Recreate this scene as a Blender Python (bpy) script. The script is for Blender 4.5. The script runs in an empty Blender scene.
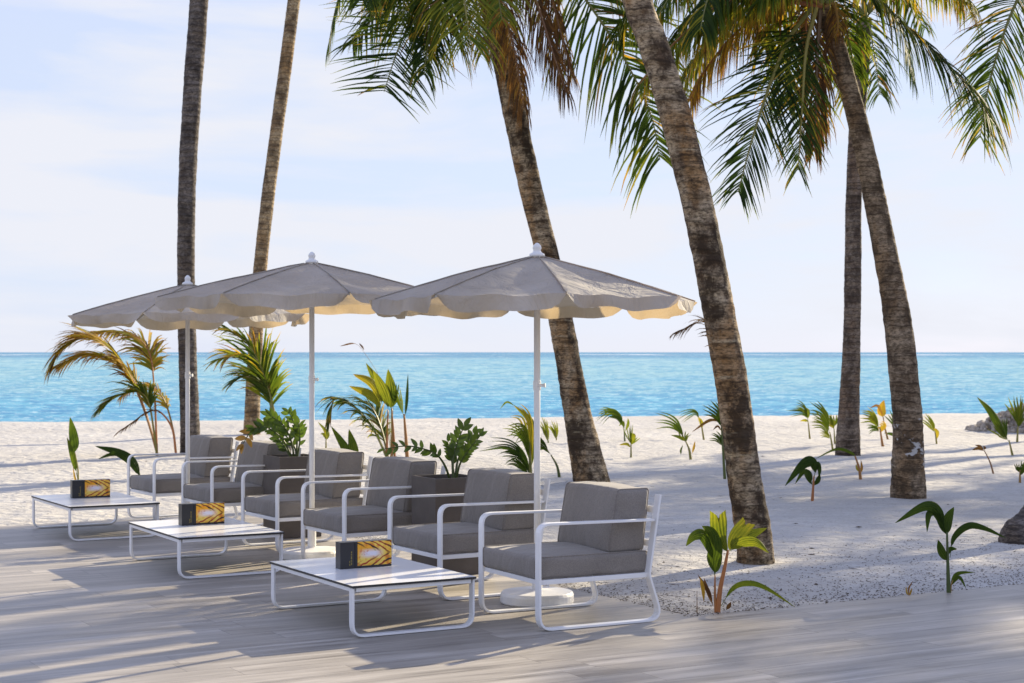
import bpy, bmesh, math, random
from mathutils import Vector, Matrix, noise

R = math.radians
scene = bpy.context.scene
COL = scene.collection

# ------------------------------------------------------------------ camera, world, sun, exposure
F_PX, CAM_H, HOR = 1650.0, 1.65, 352.0
cam_d = bpy.data.cameras.new('camera')
cam = bpy.data.objects.new('camera', cam_d)
COL.objects.link(cam)
cam.location = (0, 0, CAM_H)
cam.rotation_euler = (R(90), 0, 0)
cam_d.sensor_width = 36
cam_d.lens = 36 * F_PX / 1024
cam_d.shift_y = (HOR - 341.5) / 1024
cam_d.clip_end = 30000
cam_d.dof.use_dof = True
cam_d.dof.focus_distance = 10.5
cam_d.dof.aperture_fstop = 6.3
scene.camera = cam

SUN_H = Vector((1.60, 1.85, 0)).normalized()
SUN_EL = R(22.3)
SUN_AZ = math.atan2(SUN_H.x, SUN_H.y)          # clockwise from +Y
sun_dir = SUN_H * math.cos(SUN_EL) + Vector((0, 0, math.sin(SUN_EL)))
sun_d = bpy.data.lights.new('sun', 'SUN')
sun_d.energy = 4.15
sun_d.angle = R(0.53)
sun_d.color = (1.0, 0.86, 0.62)
sun = bpy.data.objects.new('sun', sun_d)
COL.objects.link(sun)
sun.rotation_euler = sun_dir.to_track_quat('Z', 'Y').to_euler()
sun.location = sun_dir * 60

world = bpy.data.worlds.new('World')
scene.world = world
world.use_nodes = True
wn, wl = world.node_tree.nodes, world.node_tree.links
bg = wn['Background']
bg.inputs['Strength'].default_value = 0.115
sky = wn.new('ShaderNodeTexSky')
sky.sky_type = 'NISHITA'
sky.sun_disc = False
sky.sun_elevation = SUN_EL
sky.sun_rotation = SUN_AZ
sky.air_density = 1.0
sky.dust_density = 0.3
sky.ozone_density = 2.0
tc = wn.new('ShaderNodeTexCoord')
mp = wn.new('ShaderNodeMapping')
mp.inputs['Scale'].default_value = (2.2, 2.2, 11.0)
wl.new(tc.outputs['Generated'], mp.inputs['Vector'])
cn = wn.new('ShaderNodeTexNoise')
cn.inputs['Scale'].default_value = 1.7
cn.inputs['Detail'].default_value = 8
cn.inputs['Roughness'].default_value = 0.55
cn.inputs['Distortion'].default_value = 0.3
wl.new(mp.outputs[0], cn.inputs['Vector'])
cr = wn.new('ShaderNodeValToRGB')
cr.color_ramp.elements[0].position = 0.42
cr.color_ramp.elements[0].color = (0.0, 0.0, 0.0, 1)
cr.color_ramp.elements[1].position = 0.58
cr.color_ramp.elements[1].color = (1, 1, 1, 1)
wl.new(cn.outputs['Fac'], cr.inputs['Fac'])
# thin high haze cloud everywhere, brighter puffs on top of it
veil = wn.new('ShaderNodeMix'); veil.data_type = 'RGBA'
sz = wn.new('ShaderNodeSeparateXYZ')
wl.new(tc.outputs['Generated'], sz.inputs[0])
vr = wn.new('ShaderNodeValToRGB')
vr.color_ramp.elements[0].position = 0.22
vr.color_ramp.elements[0].color = (0.92, 0.92, 0.92, 1)
vr.color_ramp.elements[1].position = 0.60
vr.color_ramp.elements[1].color = (0.72, 0.72, 0.72, 1)
wl.new(sz.outputs['Z'], vr.inputs['Fac'])
wl.new(vr.outputs['Color'], veil.inputs['Factor'])
wl.new(sky.outputs[0], veil.inputs['A'])
vc = wn.new('ShaderNodeValToRGB')                 # the haze is whiter low down and bluer overhead
vc.color_ramp.elements[0].position = 0.18
vc.color_ramp.elements[0].color = (0.535, 0.592, 0.755, 1)
vc.color_ramp.elements[1].position = 0.5
vc.color_ramp.elements[1].color = (0.50, 0.58, 1.0, 1)
wl.new(sz.outputs['Z'], vc.inputs['Fac'])
vm = wn.new('ShaderNodeVectorMath'); vm.operation = 'SCALE'
vm.inputs['Scale'].default_value = 4.42
wl.new(vc.outputs['Color'], vm.inputs[0])
wl.new(vm.outputs[0], veil.inputs['B'])
puff = wn.new('ShaderNodeMix'); puff.data_type = 'RGBA'
pk = wn.new('ShaderNodeMapRange')
pk.inputs['From Min'].default_value = 0.2; pk.inputs['From Max'].default_value = 0.5
pk.inputs['To Min'].default_value = 1.0; pk.inputs['To Max'].default_value = 0.35
wl.new(sz.outputs['Z'], pk.inputs['Value'])
pf = wn.new('ShaderNodeMath'); pf.operation = 'MULTIPLY'
wl.new(cr.outputs['Color'], pf.inputs[0]); wl.new(pk.outputs[0], pf.inputs[1])
wl.new(pf.outputs[0], puff.inputs['Factor'])
wl.new(veil.outputs['Result'], puff.inputs['A'])
puff.inputs['B'].default_value = (3.05, 3.12, 3.4, 1)
wl.new(puff.outputs['Result'], bg.inputs['Color'])

vs = scene.view_settings
vs.view_transform = 'Standard'
vs.look = 'None'
vs.gamma = 1
vs.use_curve_mapping = False
vs.exposure = 1.28
scene.render.engine = 'CYCLES'

# ------------------------------------------------------------------ helpers
DIR_D = Vector((0.8682, 0.4962, 0))            # along the boards: front -> back of the chairs
DIR_R = Vector((-0.4962, 0.8682, 0))           # along the row of chairs, away from the camera
ROT = math.atan2(DIR_D.y, DIR_D.x)


def P(u, v, y):
    """point seen in direction (u, v) at distance y"""
    return Vector(((u - 512) * y / F_PX, y, CAM_H - (v - HOR) * y / F_PX))


def G(u, v, z=0.0):
    """point at height z seen in direction (u, v)"""
    return P(u, v, F_PX * (CAM_H - z) / (v - HOR))


class MB:
    def __init__(self):
        self.v, self.f, self.m, self.c = [], [], [], []

    def add(self, p, c=0.0):
        self.v.append(tuple(p)); self.c.append(c)
        return len(self.v) - 1

    def face(self, idx, m=0):
        self.f.append(tuple(idx)); self.m.append(m)

    def box(self, x0, y0, z0, x1, y1, z1, m=0, c=0.0):
        i = [self.add(p, c) for p in ((x0, y0, z0), (x1, y0, z0), (x1, y1, z0), (x0, y1, z0),
                                      (x0, y0, z1), (x1, y0, z1), (x1, y1, z1), (x0, y1, z1))]
        for q in ((0, 3, 2, 1), (4, 5, 6, 7), (0, 1, 5, 4), (1, 2, 6, 5), (2, 3, 7, 6), (3, 0, 4, 7)):
            self.face([i[k] for k in q], m)

    def tube(self, pts, rad, n=8, m=0, c=0.0, cap=True):
        pts = [Vector(p) for p in pts]
        if not hasattr(rad, '__len__'):
            rad = [rad] * len(pts)
        if not hasattr(c, '__len__'):
            c = [c] * len(pts)
        rings, ref = [], None
        for k, p in enumerate(pts):
            t = (pts[min(k + 1, len(pts) - 1)] - pts[max(k - 1, 0)])
            t = t.normalized() if t.length > 1e-9 else Vector((0, 0, 1))
            if ref is None:
                ref = Vector((1, 0, 0)) if abs(t.x) < 0.8 else Vector((0, 1, 0))
            a = (ref - t * ref.dot(t)).normalized()
            ref = a
            b = t.cross(a)
            rings.append([self.add(p + (a * math.cos(2 * math.pi * j / n) + b * math.sin(2 * math.pi * j / n)) * rad[k], c[k])
                          for j in range(n)])
        for k in range(len(rings) - 1):
            for j in range(n):
                self.face((rings[k][j], rings[k][(j + 1) % n], rings[k + 1][(j + 1) % n], rings[k + 1][j]), m)
        if cap:
            self.face(rings[0][::-1], m)
            self.face(rings[-1], m)

    def lathe(self, prof, n=24, m=0, x=0.0, y=0.0):
        rings = []
        for r, z in prof:
            rings.append([self.add((x + r * math.cos(2 * math.pi * j / n), y + r * math.sin(2 * math.pi * j / n), z))
                          for j in range(n)])
        for k in range(len(rings) - 1):
            for j in range(n):
                self.face((rings[k][j], rings[k][(j + 1) % n], rings[k + 1][(j + 1) % n], rings[k + 1][j]), m)
        self.face(rings[0][::-1], m)
        self.face(rings[-1], m)

    def bar(self, pts, w, t, side, m=0):
        """flat bar: width w along the constant vector side, thickness t"""
        pts = [Vector(p) for p in pts]
        side = Vector(side).normalized()
        rings = []
        for k, p in enumerate(pts):
            tn = (pts[min(k + 1, len(pts) - 1)] - pts[max(k - 1, 0)]).normalized()
            nn = tn.cross(side).normalized()
            rings.append([self.add(p + side * (sw * w / 2) + nn * (st * t / 2))
                          for sw, st in ((-1, -1), (1, -1), (1, 1), (-1, 1))])
        for k in range(len(rings) - 1):
            for j in range(4):
                self.face((rings[k][j], rings[k][(j + 1) % 4], rings[k + 1][(j + 1) % 4], rings[k + 1][j]), m)
        self.face(rings[0][::-1], m)
        self.face(rings[-1], m)

    def build(self, name, mats, parent=None, smooth=False, bevel=0.0, attr=False):
        me = bpy.data.meshes.new(name)
        me.from_pydata(self.v, [], self.f)
        if not isinstance(mats, (list, tuple)):
            mats = [mats]
        for mm in mats:
            me.materials.append(mm)
        me.polygons.foreach_set('material_index', self.m)
        if smooth:
            me.polygons.foreach_set('use_smooth', [True] * len(self.f))
        if attr:
            at = me.attributes.new('tone', 'FLOAT', 'POINT')
            at.data.foreach_set('value', self.c)
        bm = bmesh.new(); bm.from_mesh(me)
        bmesh.ops.recalc_face_normals(bm, faces=bm.faces)
        bm.to_mesh(me); bm.free()
        me.update()
        o = bpy.data.objects.new(name, me)
        COL.objects.link(o)
        if parent:
            o.parent = parent
        if bevel:
            b = o.modifiers.new('bevel', 'BEVEL')
            b.width = bevel; b.segments = 2; b.limit_method = 'ANGLE'; b.angle_limit = R(40)
        return o


def tag(o, label, cat, group=None, kind=None):
    o['label'] = label
    o['category'] = cat
    if group: o['group'] = group
    if kind: o['kind'] = kind
    return o


def empty(name, loc, rz=0.0, label=None, cat=None, group=None):
    o = bpy.data.objects.new(name, None)
    o.empty_display_size = 0.2
    COL.objects.link(o)
    o.location = loc
    o.rotation_euler = (0, 0, rz)
    if label: tag(o, label, cat, group)
    return o


def copy_tree(o, parent=None):
    c = o.copy()
    COL.objects.link(c)
    c.parent = parent
    for ch in list(o.children):
        copy_tree(ch, c)
    return c


def fillet(pts, rad, n=6):
    """round the inner corners of a polyline; rad may be a list per inner corner"""
    pts = [Vector(p) for p in pts]
    out = [pts[0]]
    for k in range(1, len(pts) - 1):
        r = rad[k - 1] if hasattr(rad, '__len__') else rad
        a, b, c = pts[k - 1], pts[k], pts[k + 1]
        d1, d2 = (a - b).normalized(), (c - b).normalized()
        half = d1.angle(d2) / 2
        if r <= 0 or abs(half - math.pi / 2) < 0.01:
            out.append(b); continue
        L = min(r / math.tan(half), (a - b).length * .49, (c - b).length * .49)
        p1, p2 = b + d1 * L, b + d2 * L
        for j in range(n + 1):
            t = j / n
            out.append(p1 * (1 - t) ** 2 + b * 2 * t * (1 - t) * 1.0 + p2 * t * t)
    out.append(pts[-1])
    return out


def spline(pts, n=6):
    pts = [Vector(p) for p in pts]
    if len(pts) < 3:
        return [pts[0].lerp(pts[-1], k / n) for k in range(n + 1)]
    e = [pts[0] * 2 - pts[1]] + pts + [pts[-1] * 2 - pts[-2]]
    out = []
    for k in range(1, len(e) - 2):
        p0, p1, p2, p3 = e[k - 1:k + 3]
        for j in range(n):
            t = j / n
            out.append(0.5 * ((2 * p1) + (p2 - p0) * t + (2 * p0 - 5 * p1 + 4 * p2 - p3) * t * t
                              + (3 * p1 - p0 - 3 * p2 + p3) * t ** 3))
    out.append(pts[-1])
    return out


# ------------------------------------------------------------------ materials
class NT:
    def __init__(self, name):
        self.mat = bpy.data.materials.new(name)
        self.mat.use_nodes = True
        self.t = self.mat.node_tree
        self.n, self.l = self.t.nodes, self.t.links
        self.bsdf = self.n['Principled BSDF']
        self.out = self.n['Material Output']

    def node(self, kind, **kw):
        nd = self.n.new(kind)
        for k, v in kw.items():
            setattr(nd, k, v)
        return nd

    def link(self, a, b):
        self.l.new(a, b)

    def val(self, sock, v):
        if hasattr(v, 'is_output') or isinstance(v, bpy.types.NodeSocket):
            self.l.new(v, sock)
        else:
            sock.default_value = v

    def math(self, op, a, b=None, c=None):
        nd = self.node('ShaderNodeMath', operation=op)
        self.val(nd.inputs[0], a)
        if b is not None: self.val(nd.inputs[1], b)
        if c is not None: self.val(nd.inputs[2], c)
        return nd.outputs[0]

    def coord(self, which='Object', scale=(1, 1, 1)):
        c = self.node('ShaderNodeTexCoord')
        m = self.node('ShaderNodeMapping')
        m.inputs['Scale'].default_value = scale
        self.link(c.outputs[which], m.inputs['Vector'])
        return m.outputs[0]

    def pos(self, scale=(1, 1, 1)):
        c = self.node('ShaderNodeNewGeometry')
        m = self.node('ShaderNodeMapping')
        m.inputs['Scale'].default_value = scale
        self.link(c.outputs['Position'], m.inputs['Vector'])
        return m.outputs[0]

    def noise(self, vec, scale, detail=4, rough=0.55, dist=0.0):
        nd = self.node('ShaderNodeTexNoise')
        nd.inputs['Scale'].default_value = scale
        nd.inputs['Detail'].default_value = detail
        nd.inputs['Roughness'].default_value = rough
        nd.inputs['Distortion'].default_value = dist
        self.link(vec, nd.inputs['Vector'])
        return nd.outputs['Fac']

    def ramp(self, fac, stops):
        nd = self.node('ShaderNodeValToRGB')
        e = nd.color_ramp.elements
        while len(e) < len(stops): e.new(0.5)
        for k, (p, c) in enumerate(stops):
            e[k].position = p
            e[k].color = (c, c, c, 1) if not hasattr(c, '__len__') else (*c, 1)
        self.link(fac, nd.inputs['Fac'])
        return nd.outputs['Color']

    def mix(self, fac, a, b, mode='MIX'):
        nd = self.node('ShaderNodeMix', data_type='RGBA', blend_type=mode)
        self.val(nd.inputs['Factor'], fac)
        for s, v in (('A', a), ('B', b)):
            if isinstance(v, bpy.types.NodeSocket): self.link(v, nd.inputs[s])
            else: nd.inputs[s].default_value = (*v, 1)
        return nd.outputs['Result']

    def bump(self, h, strength, dist=0.01, prev=None):
        nd = self.node('ShaderNodeBump')
        nd.inputs['Strength'].default_value = strength
        nd.inputs['Distance'].default_value = dist
        self.link(h, nd.inputs['Height'])
        if prev is not None: self.link(prev, nd.inputs['Normal'])
        return nd.outputs[0]

    def set(self, color=None, rough=None, normal=None, spec=None, metal=None):
        b = self.bsdf
        if color is not None:
            if isinstance(color, bpy.types.NodeSocket): self.link(color, b.inputs['Base Color'])
            else: b.inputs['Base Color'].default_value = (*color, 1)
        if rough is not None: self.val(b.inputs['Roughness'], rough)
        if normal is not None: self.link(normal, b.inputs['Normal'])
        if spec is not None: b.inputs['Specular IOR Level'].default_value = spec
        if metal is not None: b.inputs['Metallic'].default_value = metal
        return self.mat

    def translucent(self, color, amount):
        tr = self.node('ShaderNodeBsdfTranslucent')
        if isinstance(color, bpy.types.NodeSocket): self.link(color, tr.inputs['Color'])
        else: tr.inputs['Color'].default_value = (*color, 1)
        mx = self.node('ShaderNodeMixShader')
        mx.inputs[0].default_value = amount
        self.link(self.bsdf.outputs[0], mx.inputs[1])
        self.link(tr.outputs[0], mx.inputs[2])
        self.link(mx.outputs[0], self.out.inputs['Surface'])


def m_sand():
    k = NT('coral_sand')
    p = k.pos()
    big = k.noise(p, 0.35, 4)
    med = k.noise(k.pos((1, 2.2, 1)), 2.2, 5, 0.6)
    fine = k.noise(p, 55, 3, 0.7)
    foot = k.noise(p, 4.5, 2, 0.5, 0.4)
    c = k.ramp(big, [(0.3, (0.45, 0.432, 0.395)), (0.7, (0.575, 0.558, 0.515))])
    c = k.mix(k.ramp(med, [(0.38, 0.42), (0.60, 0.0)]), c, (0.40, 0.375, 0.34))
    vo = k.node('ShaderNodeTexVoronoi', feature='F1')
    vo.inputs['Scale'].default_value = 9
    k.link(p, vo.inputs['Vector'])
    speck = k.ramp(vo.outputs['Distance'], [(0.10, 1.0), (0.17, 0.0)])
    sel = k.ramp(k.noise(p, 2.4, 2), [(0.50, 0.0), (0.62, 0.8)])
    c = k.mix(k.math('MULTIPLY', speck, sel), c, (0.13, 0.11, 0.09))
    vo2 = k.node('ShaderNodeTexVoronoi', feature='F1')
    vo2.inputs['Scale'].default_value = 42
    k.link(p, vo2.inputs['Vector'])
    sp2 = k.ramp(vo2.outputs['Distance'], [(0.14, 1.0), (0.26, 0.0)])
    sel2 = k.ramp(k.noise(p, 1.1, 3), [(0.44, 0.0), (0.62, 0.55)])
    c = k.mix(k.math('MULTIPLY', sp2, sel2), c, (0.2, 0.175, 0.15))
    cg = k.noise(p, 30, 3, 0.75)
    cgs = k.ramp(k.noise(p, 0.7, 3), [(0.40, 0.15), (0.62, 0.6)])
    c = k.mix(k.math('MULTIPLY', cgs, k.ramp(cg, [(0.52, 0.0), (0.66, 0.9)])), c, (0.24, 0.205, 0.165))
    b = k.bump(foot, 0.6, 0.12)
    b = k.bump(med, 0.55, 0.05, b)
    b = k.bump(k.noise(p, 14, 4, 0.7), 0.5, 0.03, b)
    b = k.bump(fine, 0.7, 0.008, b)
    return k.set(c, 0.95, b, 0.1)


def m_deck():
    k = NT('weathered_boards')
    co = k.node('ShaderNodeTexCoord')
    sx = k.node('ShaderNodeSeparateXYZ')
    k.link(co.outputs['Object'], sx.inputs[0])
    W = 0.235
    row = k.math('FLOOR', k.math('DIVIDE', sx.outputs['Y'], W))
    rn = k.node('ShaderNodeTexWhiteNoise', noise_dimensions='1D')
    k.link(row, rn.inputs['W'])
    off = k.math('MULTIPLY', rn.outputs['Value'], 1.9)
    seg = k.math('FLOOR', k.math('DIVIDE', k.math('ADD', sx.outputs['X'], off), 1.9))
    bid = k.node('ShaderNodeCombineXYZ')
    k.link(row, bid.inputs[0]); k.link(seg, bid.inputs[1])
    br = k.node('ShaderNodeTexWhiteNoise', noise_dimensions='2D')
    k.link(bid.outputs[0], br.inputs['Vector'])
    # grain, shifted per board
    gv = k.node('ShaderNodeCombineXYZ')
    k.link(k.math('MULTIPLY', sx.outputs['X'], 0.5), gv.inputs[0])
    k.link(k.math('MULTIPLY', sx.outputs['Y'], 5.5), gv.inputs[1])
    k.link(k.math('MULTIPLY', br.outputs['Value'], 17.0), gv.inputs[2])
    g1 = k.noise(gv.outputs[0], 1.6, 5, 0.62, 0.35)
    gv2 = k.node('ShaderNodeCombineXYZ')
    k.link(k.math('MULTIPLY', sx.outputs['X'], 1.5), gv2.inputs[0])
    k.link(k.math('MULTIPLY', sx.outputs['Y'], 60.0), gv2.inputs[1])
    k.link(k.math('MULTIPLY', br.outputs['Value'], 9.0), gv2.inputs[2])
    g2 = k.noise(gv2.outputs[0], 1.5, 3, 0.6)
    c = k.ramp(g1, [(0.34, (0.18, 0.162, 0.139)), (0.46, (0.315, 0.286, 0.245)), (0.53, (0.36, 0.328, 0.283)), (0.66, (0.50, 0.46, 0.40))])
    c = k.mix(0.25, c, k.ramp(g2, [(0.36, (0.20, 0.178, 0.15)), (0.62, (0.44, 0.395, 0.335))]))
    c = k.mix(1.0, c, k.ramp(br.outputs['Value'], [(0.0, 0.86), (1.0, 1.08)]), 'MULTIPLY')
    # dirt and blown sand
    d = k.noise(co.outputs['Object'], 0.8, 4)
    c = k.mix(k.ramp(d, [(0.55, 0.0), (0.75, 0.25)]), c, (0.46, 0.42, 0.36))
    fy = k.math('FRACT', k.math('DIVIDE', sx.outputs['Y'], W))
    ey = k.math('MULTIPLY', k.math('MINIMUM', fy, k.math('SUBTRACT', 1.0, fy)), W)
    fx = k.math('FRACT', k.math('DIVIDE', k.math('ADD', sx.outputs['X'], off), 1.9))
    ex = k.math('MULTIPLY', k.math('MINIMUM', fx, k.math('SUBTRACT', 1.0, fx)), 1.9)
    e = k.math('MINIMUM', ex, ey)
    gap = k.ramp(k.math('DIVIDE', e, 0.01), [(0.12, 0.0), (0.30, 1.0)])
    c = k.mix(k.math('MULTIPLY', k.math('SUBTRACT', 1.0, gap), 0.55), c, (0.09, 0.08, 0.075))
    b = k.bump(gap, 0.5, 0.003)
    b = k.bump(g2, 0.25, 0.002, b)
    return k.set(c, k.ramp(g1, [(0.3, 0.40), (0.7, 0.58)]), b, 0.42)


def m_water():
    k = NT('lagoon_water')
    geo = k.node('ShaderNodeNewGeometry')
    sx = k.node('ShaderNodeSeparateXYZ')
    k.link(geo.outputs['Position'], sx.inputs[0])
    Y = sx.outputs['Y']
    lg = k.math('LOGARITHM', Y, 10.0)                    # 1.7 (shore) .. 4
    tt = k.math('DIVIDE', k.math('SUBTRACT', lg, 1.65), 2.0)
    wob = k.node('ShaderNodeCombineXYZ')
    k.link(k.math('DIVIDE', sx.outputs['X'], k.math('POWER', Y, 0.85)), wob.inputs[0])
    k.link(k.math('MULTIPLY', lg, 6.0), wob.inputs[1])
    n1 = k.noise(wob.outputs[0], 1.3, 4, 0.6)
    tt2 = k.math('ADD', tt, k.math('MULTIPLY', k.math('SUBTRACT', n1, 0.5), 0.10))
    c = k.ramp(tt2, [(0.0, (0.14, 0.40, 0.50)), (0.035, (0.09, 0.30, 0.45)), (0.085, (0.11, 0.38, 0.51)), (0.15, (0.21, 0.405, 0.465)),
                     (0.30, (0.285, 0.47, 0.475)), (0.48, (0.31, 0.475, 0.485)),
                     (0.53, (0.25, 0.42, 0.46)), (0.60, (0.085, 0.19, 0.30)), (1.0, (0.05, 0.14, 0.27))])
    # wind ripples and wave faces: darker and lighter streaks, long across the view, spacing growing offshore
    def streak(px, pl, sc):
        w = k.node('ShaderNodeCombineXYZ')
        k.link(k.math('MULTIPLY', k.math('DIVIDE', sx.outputs['X'], k.math('POWER', Y, 0.95)), px), w.inputs[0])
        k.link(k.math('MULTIPLY', lg, pl), w.inputs[1])
        return k.noise(w.outputs[0], sc, 4, 0.62, 0.5)
    r1 = streak(4.0, 4.0, 4.0)
    r2 = streak(13.0, 17.0, 4.0)
    r3 = streak(40.0, 38.0, 4.0)
    c = k.mix(k.ramp(r1, [(0.46, 0.0), (0.64, 0.55)]), c, (0.06, 0.30, 0.45))
    c = k.mix(k.ramp(r2, [(0.49, 0.0), (0.60, 0.8)]), c, (0.06, 0.25, 0.40))
    c = k.mix(k.ramp(r2, [(0.28, 0.6), (0.46, 0.0)]), c, (0.40, 0.62, 0.64))
    c = k.mix(k.ramp(r3, [(0.50, 0.0), (0.60, 0.65)]), c, (0.07, 0.30, 0.45))
    c = k.mix(k.ramp(r3, [(0.34, 0.65), (0.46, 0.0)]), c, (0.50, 0.66, 0.68))
    # darker ruffled water just off the beach
    near = k.ramp(lg, [(1.70, 1.0), (1.98, 0.0)]) if False else k.ramp(tt, [(0.03, 0.0), (0.05, 1.0), (0.10, 0.6), (0.17, 0.0)])
    c = k.mix(k.math('MULTIPLY', near, k.ramp(r2, [(0.44, 0.0), (0.60, 0.75)])), c, (0.035, 0.20, 0.38))
    # reef breakers
    rf = k.math('ABSOLUTE', k.math('SUBTRACT', lg, 3.12))
    band = k.ramp(rf, [(0.05, 1.0), (0.11, 0.0)])
    fo = k.ramp(k.noise(k.pos((0.012, 0.004, 1)), 1.0, 4, 0.7), [(0.50, 0.0), (0.60, 0.9)])
    c = k.mix(k.math('MULTIPLY', band, fo), c, (0.72, 0.75, 0.77))
    w1 = k.noise(k.pos((0.35, 1.0, 1)), 0.9, 4, 0.6, 0.3)
    w2 = k.noise(k.pos((0.7, 1.6, 1)), 3.5, 3, 0.6)
    b = k.bump(w1, 1.0, 0.35)
    b = k.bump(w2, 0.8, 0.08, b)
    df = k.node('ShaderNodeBsdfDiffuse')
    k.link(c, df.inputs['Color']); k.link(b, df.inputs['Normal'])
    gl = k.node('ShaderNodeBsdfGlossy')
    gl.inputs['Roughness'].default_value = 0.12
    k.link(b, gl.inputs['Normal'])
    mx = k.node('ShaderNodeMixShader')
    lw = k.node('ShaderNodeLayerWeight')
    lw.inputs['Blend'].default_value = 0.2
    k.link(b, lw.inputs['Normal'])
    k.link(k.math('MULTIPLY', lw.outputs['Fresnel'], 0.22), mx.inputs[0])
    k.link(df.outputs[0], mx.inputs[1]); k.link(gl.outputs[0], mx.inputs[2])
    k.link(mx.outputs[0], k.out.inputs['Surface'])
    return k.mat


def m_leaf():
    k = NT('palm_leaf')
    at = k.node('ShaderNodeAttribute', attribute_name='tone')
    n = k.noise(k.coord(), 3.0, 3)
    f = k.math('ADD', at.outputs['Fac'], k.math('MULTIPLY', k.math('SUBTRACT', n, 0.5), 0.18))
    c = k.ramp(f, [(0.0, (0.010, 0.020, 0.006)), (0.22, (0.019, 0.038, 0.008)), (0.42, (0.055, 0.088, 0.012)),
                   (0.60, (0.19, 0.20, 0.022)), (0.75, (0.38, 0.235, 0.030)), (0.88, (0.17, 0.085, 0.030)), (1.0, (0.085, 0.045, 0.022))])
    k.set(c, 0.58, k.bump(k.noise(k.coord(), 35, 3), 0.3, 0.004), 0.09)
    tc = k.mix(1.0, c, (2.1, 2.0, 1.0), 'MULTIPLY')
    k.translucent(tc, 0.33)
    return k.mat


def m_stem():
    k = NT('plant_stem')
    at = k.node('ShaderNodeAttribute', attribute_name='tone')
    c = k.ramp(at.outputs['Fac'], [(0.0, (0.04, 0.065, 0.016)), (0.4, (0.085, 0.11, 0.025)), (0.6, (0.22, 0.19, 0.045)),
                                   (0.8, (0.34, 0.13, 0.04)), (1.0, (0.13, 0.08, 0.04))])
    return k.set(c, 0.5, None, 0.4)


def m_trunk(name, dark, light, warm, contrast, lichen=False):
    k = NT(name)
    p = k.pos()
    sx = k.node('ShaderNodeSeparateXYZ')
    k.link(p, sx.inputs[0])
    warp = k.noise(p, 2.5, 3)
    warp2 = k.noise(p, 9.0, 2)
    zz = k.math('ADD', sx.outputs['Z'], k.math('ADD', k.math('MULTIPLY', warp, 0.14), k.math('MULTIPLY', warp2, 0.05)))
    ring = k.math('SINE', k.math('MULTIPLY', zz, 2 * math.pi / 0.105))
    blotch = k.noise(k.pos((1, 1, 0.9)), 5.0, 6, 0.68)
    fine = k.noise(k.pos((1, 1, 3.0)), 26, 4, 0.65)
    patch = k.noise(k.pos((1, 1, 0.35)), 2.6, 5, 0.6)
    c = k.mix(k.ramp(blotch, [(0.40, 0.0), (0.56, 1.0)]), dark, light)
    c = k.mix(k.ramp(patch, [(0.50, 0.0), (0.60, 0.7)]), c, warm)
    big = k.noise(k.pos((1, 1, 0.8)), 3.4, 6, 0.72)
    c = k.mix(k.ramp(big, [(0.49, 0.0), (0.58, contrast * .9)]), c, tuple(v * 0.33 for v in dark))
    c = k.mix(k.ramp(big, [(0.34, 0.55), (0.44, 0.0)]), c, tuple(min(.6, v * 1.25) for v in light))
    rows = k.noise(k.pos((0.9, 0.9, 9.0)), 2.4, 4, 0.7, 0.2)
    c = k.mix(k.ramp(rows, [(0.34, 0.75), (0.46, 0.0)]), c, tuple(v * 0.35 for v in dark))
    c = k.mix(k.ramp(rows, [(0.60, 0.0), (0.74, 0.6)]), c, tuple(min(.6, v * 1.5) for v in light))
    c = k.mix(k.ramp(fine, [(0.36, 0.8), (0.56, 0.0)]), c, tuple(v * 0.35 for v in dark))
    c = k.mix(k.math('MULTIPLY', k.ramp(ring, [(0.70, 0.0), (0.97, 0.75)]), k.ramp(blotch, [(0.35, 1.0), (0.7, 0.25)])), c, tuple(v * 0.25 for v in dark))
    if lichen:
        band = k.ramp(sx.outputs['Z'], [(0.30, 0.0), (0.45, 1.0), (0.85, 1.0), (1.0, 0.0)])
        c = k.mix(k.math('MULTIPLY', band, k.ramp(k.noise(k.pos((1, 1, 1.3)), 7.0, 4, 0.6), [(0.60, 0.0), (0.64, 0.85)])), c, (0.55, 0.54, 0.52))
    b = k.bump(ring, 0.5, 0.012)
    b = k.bump(blotch, 0.9, 0.03, b)
    b = k.bump(fine, 0.7, 0.012, b)
    return k.set(c, 0.9, b, 0.2)


def m_canvas():
    k = NT('beige_canvas')
    p = k.coord()
    n = k.noise(p, 2.2, 4)
    w = k.noise(p, 60, 2)
    c = k.ramp(n, [(0.3, (0.37, 0.352, 0.32)), (0.7, (0.50, 0.475, 0.43))])
    wr = k.noise(k.coord('Object', (1, 1, 0.4)), 5.5, 4, 0.6, 0.6)
    b = k.bump(w, 0.12, 0.003)
    b = k.bump(wr, 1.0, 0.06, b)
    k.set(c, 0.85, b, 0.2)
    k.translucent((0.66, 0.49, 0.27), 0.30)
    return k.mat


def m_fabric():
    k = NT('grey_outdoor_fabric')
    p = k.coord()
    wv = k.noise(k.coord('Object', (1, 1, 1)), 140, 2, 0.7)
    n = k.noise(p, 3.0, 4)
    c = k.ramp(n, [(0.3, (0.215, 0.192, 0.168)), (0.7, (0.27, 0.243, 0.214))])
    c = k.mix(k.ramp(wv, [(0.4, 0.35), (0.6, 0.0)]), c, (0.10, 0.09, 0.085))
    cr_ = k.noise(k.coord('Object', (1, 1.4, 1)), 3.5, 3, 0.5, 0.6)
    b = k.bump(cr_, 0.6, 0.035)
    b = k.bump(wv, 0.3, 0.002, b)
    m = k.set(c, 0.9, b, 0.2)
    k.bsdf.inputs['Sheen Weight'].default_value = 0.25
    return m


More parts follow.
